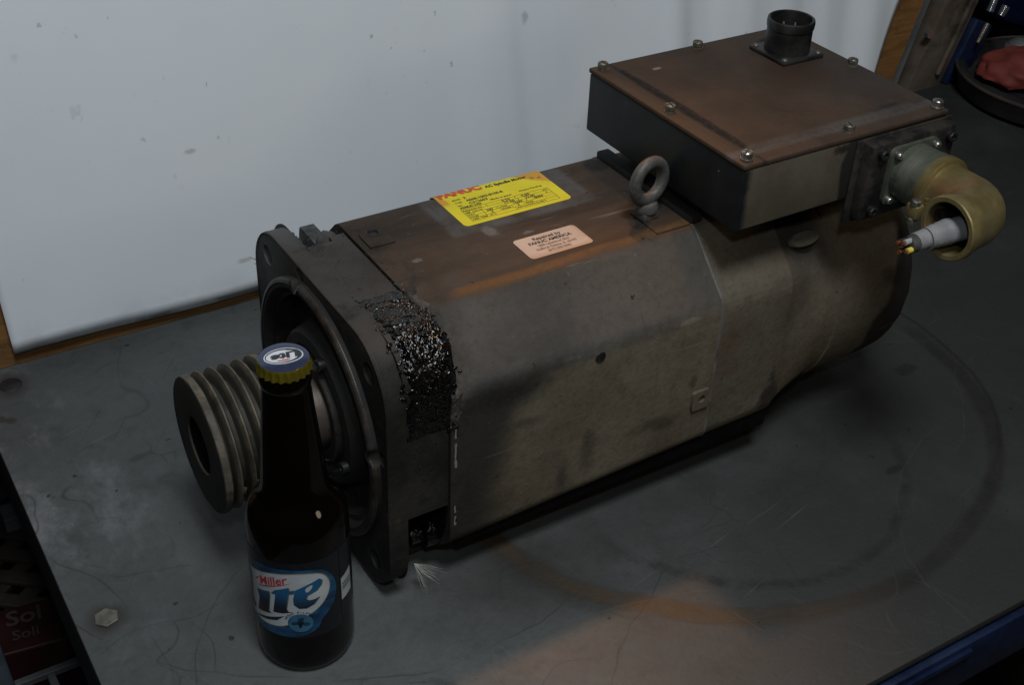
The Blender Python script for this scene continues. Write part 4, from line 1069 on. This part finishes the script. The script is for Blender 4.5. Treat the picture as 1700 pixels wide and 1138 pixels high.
# threaded coupling ring
prof = [(-0.1178, 0.0), (-0.1178, 0.0208), (-0.1235, 0.0206)]
for k in range(5):
    y0 = -0.1240 - 0.0017 * k
    prof += [(y0, 0.0200), (y0 - 0.0006, 0.0207), (y0 - 0.0011, 0.0207)]
prof += [(-0.1335, 0.0204), (-0.1340, 0.0213), (-0.1390, 0.0213), (-0.1395, 0.0207), (-0.1402, 0.0207), (-0.1404, 0.0198), (-0.1404, 0.0)]
obj('coupling_ring', lathe(prof, 64, 'y', (EX, 0, EZ)), 'greenzinc', el, 30)
obj('clamp_collar', lathe([(-0.1402, 0.0), (-0.1402, 0.0217), (-0.1408, 0.0221), (-0.1470, 0.0221), (-0.1476, 0.0212), (-0.1476, 0.0)], 64, 'y', (EX, 0, EZ)), 'olive', el, 35)
cx_, cy_ = EX - 0.0205, -0.1635        # bend centre; elbow turns from -Y to -X
RB = 0.0205
pts = [(EX, -0.1470, EZ), (EX, -0.1540, EZ)]
for k in range(0, 11):
    t = radians(90 * k / 10); pts.append((cx_ + RB * cos(t), cy_ - RB * sin(t), EZ - 0.001 * k / 10))
pts += [(EX - 0.0260, cy_ - RB, EZ - 0.001), (EX - 0.0310, cy_ - RB, EZ - 0.001)]
rd = [0.0186, 0.0186] + [0.0185 + 0.0012 * sin(pi * k / 10) for k in range(11)] + [0.0200, 0.0200]
bm = tube(pts, rd, 40, cap=False)
obj('elbow_body', bm, 'olive', el, 60)
xo = EX - 0.0310; yo = cy_ - RB; zo = EZ - 0.001
obj('elbow_mouth', lathe([(0.010, 0.0170), (-0.0055, 0.0172), (-0.0062, 0.0178), (-0.0062, 0.0206), (-0.0054, 0.0214), (-0.0006, 0.0214), (0.0004, 0.0200)], 56, 'x', (xo, yo, zo)), 'olive', el, 35)
obj('mouth_bore', lathe([(0.0098, 0.0171), (0.0098, 0.0)], 40, 'x', (xo, yo, zo)), 'hole', el)
# clamp lugs and screws
obj('clamp_lug', box((EX - 0.0255, -0.1500, EZ - 0.0160), (EX - 0.0175, -0.1400, EZ - 0.0060), 0.0015), 'olive', el, 30)
for dz_, mt in ((-0.0045, 'screw'), (-0.0175, 'dirty_screw')):
    o = obj('clamp_screw', lathe([(0, 0), (0, 0.0036), (0.0030, 0.0034), (0.0040, 0.0020), (0.0042, 0)], 18, 'z'), mt, el, 50)
    o.location = (EX - 0.0228, -0.1455, EZ + dz_ - 0.0015)
o = obj('grub_screw', lathe([(0, 0), (0, 0.0042), (-0.004, 0.0042), (-0.004, 0.002), (-0.002, 0.002), (-0.002, 0)], 18, 'x'), 'dark_screw', el, 40); o.location = (xo + 0.0040, yo + 0.0120, zo + 0.0020)
# cable stub
cab = obj('cable', tube([(xo + 0.010, yo - 0.003, zo - 0.001), (xo - 0.004, yo + 0.001, zo - 0.0035), (xo - 0.012, yo + 0.003, zo - 0.0050), (xo - 0.020, yo + 0.004, zo - 0.0055), (xo - 0.028, yo + 0.004, zo - 0.0060)], [0.0080, 0.0079, 0.0070, 0.0064, 0.0062], 24), 'cable', el, 50, label='grey cable cut off short')
obj('cable_tape', tube([(xo - 0.001 - 0.0016 * k, yo + 0.0005 + 0.00022 * k, zo - 0.0028 - 0.0002 * k) for k in range(12)], [0.0084 + 0.00018 * (k % 3) - 0.00013 * k for k in range(12)], 24), 'cable', el, 40)
obj('cable_core', tube([(xo - 0.027, yo + 0.004, zo - 0.0060), (xo - 0.0335, yo + 0.004, zo - 0.0064)], [0.0060, 0.0054], 24), 'cable_in', el, 40)
for dy_, dz_, mt in ((0.0034, 0.0018, 'ins_black'), (-0.0006, 0.0036, 'ins_grey'), (-0.0032, -0.0014, 'ins_yellow'), (0.0010, -0.0036, 'ins_black'), (0.0040, -0.0016, 'ins_grey')):
    c0 = Vector((xo - 0.033, yo + 0.004 + dy_, zo - 0.0064 + dz_)); ln = random.uniform(0.003, 0.006)
    obj('conductor', tube([c0, c0 - Vector((ln, 0, 0))], 0.0019, 10), mt, el, 40)
    obj('copper_core', tube([c0 - Vector((ln - 0.0005, 0, 0)), c0 - Vector((ln + 0.0016, 0, 0))], 0.0014, 8), 'copper', el, 40)

# ---- tuft of fibres caught under the flange
bm = bmesh.new()
root = Vector((0.0215, -0.0905, 0.0245))
for k in range(26):
    a_ = random.uniform(-1.5, 1.4); L_ = random.uniform(0.009, 0.024)
    d = Vector((cos(a_) * 0.9, -0.45 + random.uniform(-.35, .25), -0.75 + 0.35 * sin(a_) + random.uniform(-.3, .35))).normalized()
    if root.z + d.z * L_ < 0.001: d.z = -(root.z - 0.001) / L_ * random.uniform(.3, .95)
    p1 = root + d * L_ * 0.5 + Vector((random.uniform(-.001, .001),) * 3); p2 = root + d * L_ + Vector((0, 0, random.uniform(-.003, .001)))
    tube([root, p1, p2], [0.00010, 0.00009, 0.00005], 4, bm)
obj('fibre_tuft', bm, 'fibre', None, label='tuft of white fibres caught at the foot of the motor flange', cat='fibres')

bm = bmesh.new()
for k in range(9):
    p0 = Vector((0.004 + random.uniform(-.003, .003), 0.0995, 0.158 + random.uniform(-.006, .006)))
    d = Vector((random.uniform(-.9, .2), random.uniform(.1, .8), random.uniform(-.6, .8))).normalized() * random.uniform(0.003, 0.008)
    tube([p0, p0 + d * 0.5 + Vector((0, 0, random.uniform(-.001, .001))), p0 + d], [0.0004, 0.0003, 0.0002], 5, bm)
obj('straw_wisp', bm, 'straw', None, label='wisp of dry straw caught on the far upper corner of the flange', cat='straw')

# ================================================================== BEER BOTTLE
BXY = (-0.0580, -0.0940)
bot = empty('beer_bottle', (*BXY, 0), 'dark brown beer bottle with blue label and gold cap beside the pulley', 'bottle')
prof = [(0.0022, 0.0), (0.0018, 0.018), (0.0003, 0.0235), (0.0003, 0.0250), (0.0016, 0.0278), (0.0045, 0.0296), (0.0090, 0.0304), (0.0150, 0.0306), (0.0950, 0.0306), (0.1040, 0.0306), (0.1100, 0.0304), (0.1150, 0.0297), (0.1195, 0.0282), (0.1238, 0.0256), (0.1275, 0.0228), (0.1315, 0.0208), (0.1370, 0.0196), (0.1460, 0.0188), (0.1580, 0.0177), (0.1720, 0.0165), (0.1860, 0.0152), (0.1960, 0.0144), (0.2050, 0.0137), (0.2068, 0.0137), (0.2076, 0.0143), (0.2095, 0.0147), (0.2125, 0.0147), (0.2140, 0.0141), (0.2160, 0.0131), (0.2215, 0.0128), (0.2215, 0.0)]
def smooth_prof(P, it=2):
    for _ in range(it):
        Q = [P[0]]
        for A, B in zip(P, P[1:]):
            Q.append((A[0] * .75 + B[0] * .25, A[1] * .75 + B[1] * .25)); Q.append((A[0] * .25 + B[0] * .75, A[1] * .25 + B[1] * .75))
        Q.append(P[-1]); P = Q
    return P
obj('glass', lathe(smooth_prof(prof), 96, 'z'), 'glass', bot, 60)

U0 = atan2(-0.938, -0.346)
def on_bottle(lift):
    r = 0.0306 + lift
    def f(u, v):
        t = U0 + u / 1000 / 0.0306
        return (r * cos(t), r * sin(t), v / 1000)
    return f
cu = [q * 2.5 for q in range(-40, 41)]
def lab(name, bms, mat, lift, parent):
    return obj(name, bend(joinbm(bms), on_bottle(lift), cu), mat, parent, 60, kind='keep')
def smoothpoly(P, it=2):
    for _ in range(it):
        Q = []
        for i, A in enumerate(P):
            B = P[(i + 1) % len(P)]
            Q.append((A[0] * .75 + B[0] * .25, A[1] * .75 + B[1] * .25)); Q.append((A[0] * .25 + B[0] * .75, A[1] * .25 + B[1] * .75))
        P = Q
    return P
label = lab('paper_label', [poly2d([(-64, 34), (24, 34), (24, 97), (-64, 97)])], 'lab_navy', 0.00012, bot)
label['label'] = 'navy and blue paper label with white logo'
back = lab('back_label', [poly2d([(24.6, 40), (60, 40), (60, 97), (24.6, 97)])], 'lab_navy', 0.00012, bot)
blue = [(-62, 84), (-39, 88), (-22.7, 91), (-7.0, 92), (10.8, 90), (17.7, 82), (20.8, 73), (21.0, 66), (19.6, 59.3), (15.4, 52.7), (9.5, 47.5), (8.0, 41.6), (1.1, 37.2), (-7.8, 35.0), (-19.1, 34.4), (-31.7, 34.4), (-62, 36)]
lab('blue_swoosh', [poly2d(smoothpoly(blue))], 'lab_blue', 0.00020, label)
wht = [(-58, 70), (-52, 76), (-43, 78), (-31.3, 81.8), (-18.7, 86.7), (-7.2, 88.6), (1.2, 88.4), (8.4, 87), (13.2, 83.5), (16.0, 77.2), (16.2, 71.4), (14.2, 65.5), (10.3, 60.2), (5.2, 56.0), (-3.9, 50.4), (-10.1, 46.0), (-15.7, 43.1), (-22.9, 41.2), (-29.3, 40.2), (-34.7, 39.8), (-44, 40), (-54, 48), (-58, 58)]
def off(P, d):
    cx = sum(p[0] for p in P) / len(P); cy = sum(p[1] for p in P) / len(P)
    return [(cx + (u - cx) * (1 + d / 35), cy + (v - cy) * (1 + d / 22)) for u, v in P]
lab('gold_edge', [poly2d(smoothpoly(off(wht, 0.7)))], 'lab_gold', 0.00026, label)
lab('white_field', [poly2d(smoothpoly(wht))], 'lab_white', 0.00032, label)
Li = [(-32.5, 66.0), (-21.5, 70.5), (-21.4, 67.0), (-23.4, 53.3), (-22.0, 51.8), (-29.5, 49.1), (-33.7, 47.8), (-30.8, 59.6)]
Lt = [(-20.4, 69.6), (-17.4, 73.5), (-8.7, 77.6), (-8.5, 74.8), (-5.2, 75.6), (-6.1, 72.5), (-9.0, 72.0), (-11.0, 59.5), (-10.4, 57.3), (-8.2, 57.0), (-14.0, 55.0), (-19.9, 54.2), (-17.3, 69.9)]
Le = [(-4.8, 75.6), (0.7, 78.6), (9.6, 82.2), (11.4, 79.9), (10.8, 76.7), (7.6, 72.9), (2.0, 70.4), (1.1, 67.8), (2.8, 66.3), (5.7, 66.4), (9.4, 67.3), (5.5, 62.4), (1.0, 60.0), (-3.3, 60.1), (-6.3, 63.2), (-6.4, 68.4)]
LL = [(-50, 74), (-40.5, 76), (-38.5, 74.5), (-39, 70), (-41, 52), (-37, 49), (-37.5, 45.0), (-42, 44), (-50, 47), (-46.5, 52), (-45, 68)]
gold = [poly2d([(u + 0.55, v - 0.25) for u, v in L_]) for L_ in (Li, Lt, Le, LL)]
lab('letter_edge', gold, 'lab_gold', 0.00037, label)
lab('logo_letters', [poly2d(L_) for L_ in (Li, Lt, Le, LL)] + [poly2d([(-39.1, 39.8), (-30.1, 44.6), (-21.2, 48.8), (-12.6, 52.9), (-17.8, 47.6), (-24.4, 44.8), (-33.2, 41.6)])], 'lab_letter', 0.00042, label)
lab('letter_counter', [poly2d(smoothpoly([(0.5, 76.3), (5.6, 79.2), (5.0, 75.7), (1.7, 72.4)], 1))], 'lab_white', 0.00048, label)
ml = text("Miller", 8.6, (-28.5, 73.2), radians(22), 0.16, 0.35, 'LEFT', 1.05)
lab('red_script', [ml, poly2d([(-31.8, 70.2), (-24.6, 72.9), (-6.3, 81.6), (-15.4, 78.1), (-23.7, 74.3)]), poly2d([(-33.5, 74.2), (-30, 77.5), (-28.6, 78.6), (-29.6, 77.2), (-31.5, 74.6)])], 'lab_red', 0.00042, label)
em = [(-3.3 + 7.6 * cos(radians(a)), 47.6 + 7.8 * sin(radians(a))) for a in range(0, 360, 12)]
lab('hop_emblem', [poly2d(em)], 'lab_sky', 0.00046, label)
hop = []
for cx, cy, rx, ry, an in ((-6.6, 47.6, 2.3, 1.5, 20), (-3.0, 50.6, 2.2, 1.5, 40), (0.0, 46.6, 2.3, 1.5, -10)):
    P = [(rx * cos(radians(a)), ry * sin(radians(a))) for a in range(0, 360, 24)]
    c_, s_ = cos(radians(an)), sin(radians(an)); hop.append(poly2d([(cx + u * c_ - v * s_, cy + u * s_ + v * c_) for u, v in P]))
lab('hop_cones', hop, 'lab_blue', 0.00052, label)
dk = [poly2d([(-4.0, 43.6), (-3.2, 43.6), (-2.8, 47.2), (-1.2, 48.6), (-1.5, 49.0), (-3.2, 47.8), (-5.0, 48.8), (-5.3, 48.4), (-3.8, 47.0)])]
lab('hop_stem', dk, 'lab_navy', 0.00056, label)
arc = []
s_ = "GREAT PILSNER"
for i, ch in enumerate(s_):
    if ch == ' ': continue
    a_ = radians(158 - 10.5 * i); arc.append(text(ch, 2.3, (-3.3 + 8.4 * cos(a_), 47.8 + 8.4 * sin(a_)), a_ - pi / 2, 0.05, 0, 'CENTER'))
lab('emblem_lettering', arc, 'lab_blue', 0.00056, label)
lab('barcode_panel', [poly2d([(25.2, 53.2), (36.5, 53.2), (36.5, 73), (25.2, 71.2)])], 'lab_white', 0.00022, back)
lab('barcode_bars', [poly2d([(26.2, q), (35.5, q), (35.5, q + w__), (26.2, q + w__)]) for q, w__ in ((61.0, .5), (62.3, .9), (64.2, .4), (65.4, .8))], 'lab_navy', 0.00030, back)

# crown cap
def crimp(t, h, r): return r + (0.0007 * cos(21 * t) * max(0, min(1, (0.2225 - h) / 0.004)) if r > 0.0136 else 0)
CZ = 0.2165
prof = [(CZ + 0.0002, 0.0138), (CZ + 0.0000, 0.0150), (CZ + 0.0008, 0.0150), (CZ + 0.0028, 0.0146), (CZ + 0.0046, 0.0144), (CZ + 0.0060, 0.0142), (CZ + 0.0066, 0.0139)]
cap = obj('crown_cap', lathe(prof, 168, 'z', rfun=crimp), 'cap_gold', bot, 60, label='gold crimped crown cap')
def capz(r): return CZ + 0.0076 - 0.0012 * (r / 0.0139) ** 4
prof = [(CZ + 0.0064, 0.01395)] + [(capz(r), r) for r in (0.0137, 0.0130, 0.0120, 0.0105, 0.0085, 0.006, 0.003)] + [(capz(0), 0.0)]
obj('cap_top', lathe(prof, 96, 'z'), 'cap_blue', cap, 60)
# drawing on the cap: x' axis runs so that the logo is upside down to the viewer
CA = radians(168)
def on_cap(lift):
    def f(u, v):
        r = sqrt(u * u + v * v) / 1000
        x = (u * cos(CA) - v * sin(CA)) / 1000; y = (u * sin(CA) + v * cos(CA)) / 1000
        return (x, y, capz(r) + lift)
    return f
def capd(name, bms, mat, lift): return obj(name, bend(joinbm(bms), on_cap(lift), [-9, -6, -3, 0, 3, 6, 9], [-6, -3, 0, 3, 6]), mat, cap, 60, kind='keep')
ell = lambda a_, b_, cx=0, cy=0: [(cx + a_ * cos(2 * pi * k / 48), cy + b_ * sin(2 * pi * k / 48)) for k in range(48)]
capd('cap_oval_outline', [poly2d(ell(10.8, 7.3))], 'cap_white', 0.00008)
capd('cap_oval_dark', [poly2d(ell(10.1, 6.6))], 'cap_black', 0.00014)
capd('cap_oval_field', [poly2d(ell(8.9, 5.5, 0.7, 0.3))], 'cap_white', 0.00020)
capd('cap_letters', [text("Lite", 7.6, (-8.6, -3.2), radians(8), 0.42, 0.15, 'LEFT', 1.0, 16.0), poly2d([(-9.6, -2.2), (-2, -4.6), (-4, -5.6), (-8, -4.2)])], 'cap_black', 0.00026)
capd('cap_red_swoosh', [poly2d([(-3.6, 3.7), (4.6, 3.9), (3.4, 4.8), (-1.5, 5.2)])], 'cap_red', 0.00026)

# ================================================================== BACKGROUND, upper right
o = obj('grey_strip', box((0, 0, 0.0006), (0.024, 0.012, 0.62), 0.001), 'grey_post', None, label='narrow grey steel strip beside the edge of the brown board', cat='strip')
o.location = (0.836, 0.312, 0); o.rotation_euler = (0, radians(14.5), 0)
post = obj('steel_post', box((0, 0, 0.0), (0.058, 0.05, 0.62), 0.003), 'rust_post', None, 30, label='rusty brown steel upright leaning behind the board', cat='post')
post.location = (0.928, 0.345, 0.001); post.rotation_euler = (0, radians(19), 0)
o = obj('post_rib', box((0.036, -0.006, 0.03), (0.042, -0.0005, 0.6), 0.002), 'rust_post', post, 30)
o = obj('post_bolt', lathe([(0, 0), (0, 0.005), (-0.006, 0.005), (-0.006, 0)], 8, 'y'), 'chrome', post, 40); o.location = (-0.012, -0.0005, 0.075)
bl = obj('blue_strut', box((0, 0, 0.0), (0.034, 0.03, 0.085), 0.003), 'blue_rail', None, 30, label='dark blue painted strut beside the rusty upright', cat='strut')
bl.location = (0.992, 0.340, 0.001); bl.rotation_euler = (0, radians(22), 0)
# brass nozzle with chrome end above the strut
nz = obj('air_fitting', tube([(1.020, 0.330, 0.055), (1.030, 0.330, 0.078)], [0.0022, 0.0028], 12), 'pin', None, 40, label='small brass and chrome fitting above the blue strut', cat='fitting')
obj('fitting_end', tube([(1.030, 0.332, 0.092), (1.046, 0.334, 0.135)], [0.0045, 0.0042], 14), 'chrome', nz, 40)
obj('fitting_knob', tube([(1.050, 0.330, 0.084), (1.056, 0.330, 0.095)], [0.0045, 0.0055], 14), 'chrome', nz, 40)
# round black tub with a red rag in it
tub = obj('round_tub', lathe([(0.002, 0.0), (0.002, 0.108), (0.006, 0.116), (0.024, 0.121), (0.028, 0.123), (0.031, 0.121), (0.031, 0.114), (0.016, 0.106), (0.010, 0.0)], 56, 'z'), 'rubber', None, 40, label='round black rubber tub behind the motor tail', cat='tub')
tub.location = (1.085, 0.250, 0.0)
obj('tub_rim', lathe([(0.0285, 0.1226), (0.0295, 0.1240), (0.0315, 0.1237), (0.0322, 0.1220), (0.0310, 0.1205)], 64, 'z'), 'lattice', tub, 50)
bm = bmesh.new(); bmesh.ops.create_icosphere(bm, subdivisions=4, radius=1)
for v in bm.verts:
    k = 1 + 0.22 * mnoise.noise(v.co * 2.1) + 0.07 * mnoise.noise(v.co * 6)
    v.co = (v.co.x * 0.048 * k, v.co.y * 0.046 * k, max(-0.4, v.co.z) * 0.021 * k)
rag = obj('red_rag', bm, 'red_cloth', None, 60, label='crumpled red rag lying in the black tub', cat='rag'); rag.location = (1.055, 0.288, 0.030)
bm = bmesh.new(); bmesh.ops.create_icosphere(bm, subdivisions=3, radius=1)
for v in bm.verts: v.co = (v.co.x * 0.016, v.co.y * 0.016, v.co.z * 0.011)
lathe([(-0.004, 0.019), (0.0, 0.020), (0.004, 0.018)], 24, 'z', bm=bm)
o = obj('cap_nut', bm, 'grey_post', None, 60, label='pale grey round cap standing behind the red rag', cat='cap'); o.location = (1.105, 0.330, 0.034)
# dark cabinet wall behind it all, and a blue drum
o = obj('dark_cabinet', box((0.93, 0.64, -0.84), (2.4, 1.1, 0.75), 0.01), 'rubber', None, label='dark cabinet standing in the shadow behind the tub', cat='cabinet')
obj('cabinet_door', box((0.95, 0.634, -0.80), (1.62, 0.641, 0.73), 0.004), 'rubber', o)
dr = obj('blue_drum', lathe([(0.0, 0.0), (0.0, 0.110), (0.01, 0.115), (0.10, 0.115), (0.105, 0.118), (0.112, 0.115), (0.23, 0.115), (0.24, 0.110), (0.24, 0.0)], 48, 'z'), 'blue_rail', None, 40, label='blue drum on a dark stand at the top right corner', cat='drum')
dr.location = (1.42, 0.53, -0.03)
obj('drum_stand', box((-0.05, -0.05, -0.809), (0.05, 0.05, 0.001), 0.004), 'dark_steel', dr)

# ================================================================== BACKGROUND, lower left, below the bench
cr = empty('lattice_crate', (-0.18, 0.575, -0.42), 'brown lattice sided crate under the left bench edge', 'crate')
for k in range(9):
    for sgn in (-1, 1):
        a_ = Matrix.Translation((0.0, -0.12 + 0.042 * k, 0.0 if sgn > 0 else 0.0065)) @ Matrix.Rotation(sgn * radians(38), 4, 'Z')
        obj('slat', box((-0.12, -0.0085, 0), (0.12, 0.0085, 0.006), 0.001, mtx=a_), 'lattice', cr)
obj('crate_rim', box((-0.13, -0.17, -0.02), (-0.117, 0.30, 0.016), 0.002), 'lattice', cr)
obj('crate_base', box((-0.13, -0.17, -0.42), (0.16, 0.30, -0.10), 0.004), 'rubber', cr)
ct = empty('red_carton', (-0.178, 0.392, -0.40), 'red carton with white lettering under the left bench edge', 'carton')
cb = obj('carton_body', box((-0.035, -0.02, -0.10), (0.055, 0.045, 0.0), 0.002), 'red_box', ct)
t1 = text("Sol", 0.030, (-0.024, 0.018), 0, 0.0006); t2 = text("Soli", 0.019, (-0.020, -0.004), 0, 0.0002)
obj('carton_lettering', bend(joinbm([t1, t2]), lambda u, v: (u, v, 0.0008)), 'white_ink', cb, kind='keep')
ct.rotation_euler = (0, 0, radians(-8))
obj('shelf', box((-0.60, -0.25, -0.53), (0.60, 0.60, -0.502), 0.003), 'dark_steel', None, label='dark lower shelf holding the red carton under the bench', cat='shelf')
o = obj('steel_locker', box((-0.285, 0.05, -0.48), (-0.213, 0.38, -0.335), 0.003), 'blue_grey', None, label='blue grey steel locker at the lower left corner', cat='locker')
for y_h in (0.16, 0.24):
    h_ = obj('vent_hole', lathe([(-0.3345, 0.0), (-0.3345, 0.006), (-0.3352, 0.0075)], 16, 'z'), 'hole', o, 40); h_.location = (-0.228, y_h, 0)
gb = empty('grey_bracket', (-0.175, 0.342, -0.42), 'grey bar bracket below the red carton', 'bracket')
obj('bar', box((-0.05, 0.0, 0.0), (0.05, 0.008, 0.008), 0.001), 'grey_post', gb)
obj('bar', box((-0.004, -0.14, 0.0), (0.004, -0.001, 0.008), 0.001), 'grey_post', gb)
bb = obj('small_box', box((-0.012, -0.015, 0), (0.012, 0.015, 0.02), 0.002), 'grey_post', None, label='small grey box lying on the lattice crate', cat='box'); bb.location = (-0.152, 0.575, -0.405)
# card on the floor at lower right
o = obj('cardboard_sheet', box((0.0, 0.0, 0.0), (0.26, 0.5, 0.006), 0.001), 'cardboard', None, label='torn kraft cardboard on the floor at lower right', cat='cardboard'); o.location = (0.46, -0.30, -0.838); o.rotation_euler = (0, 0, 0.35)
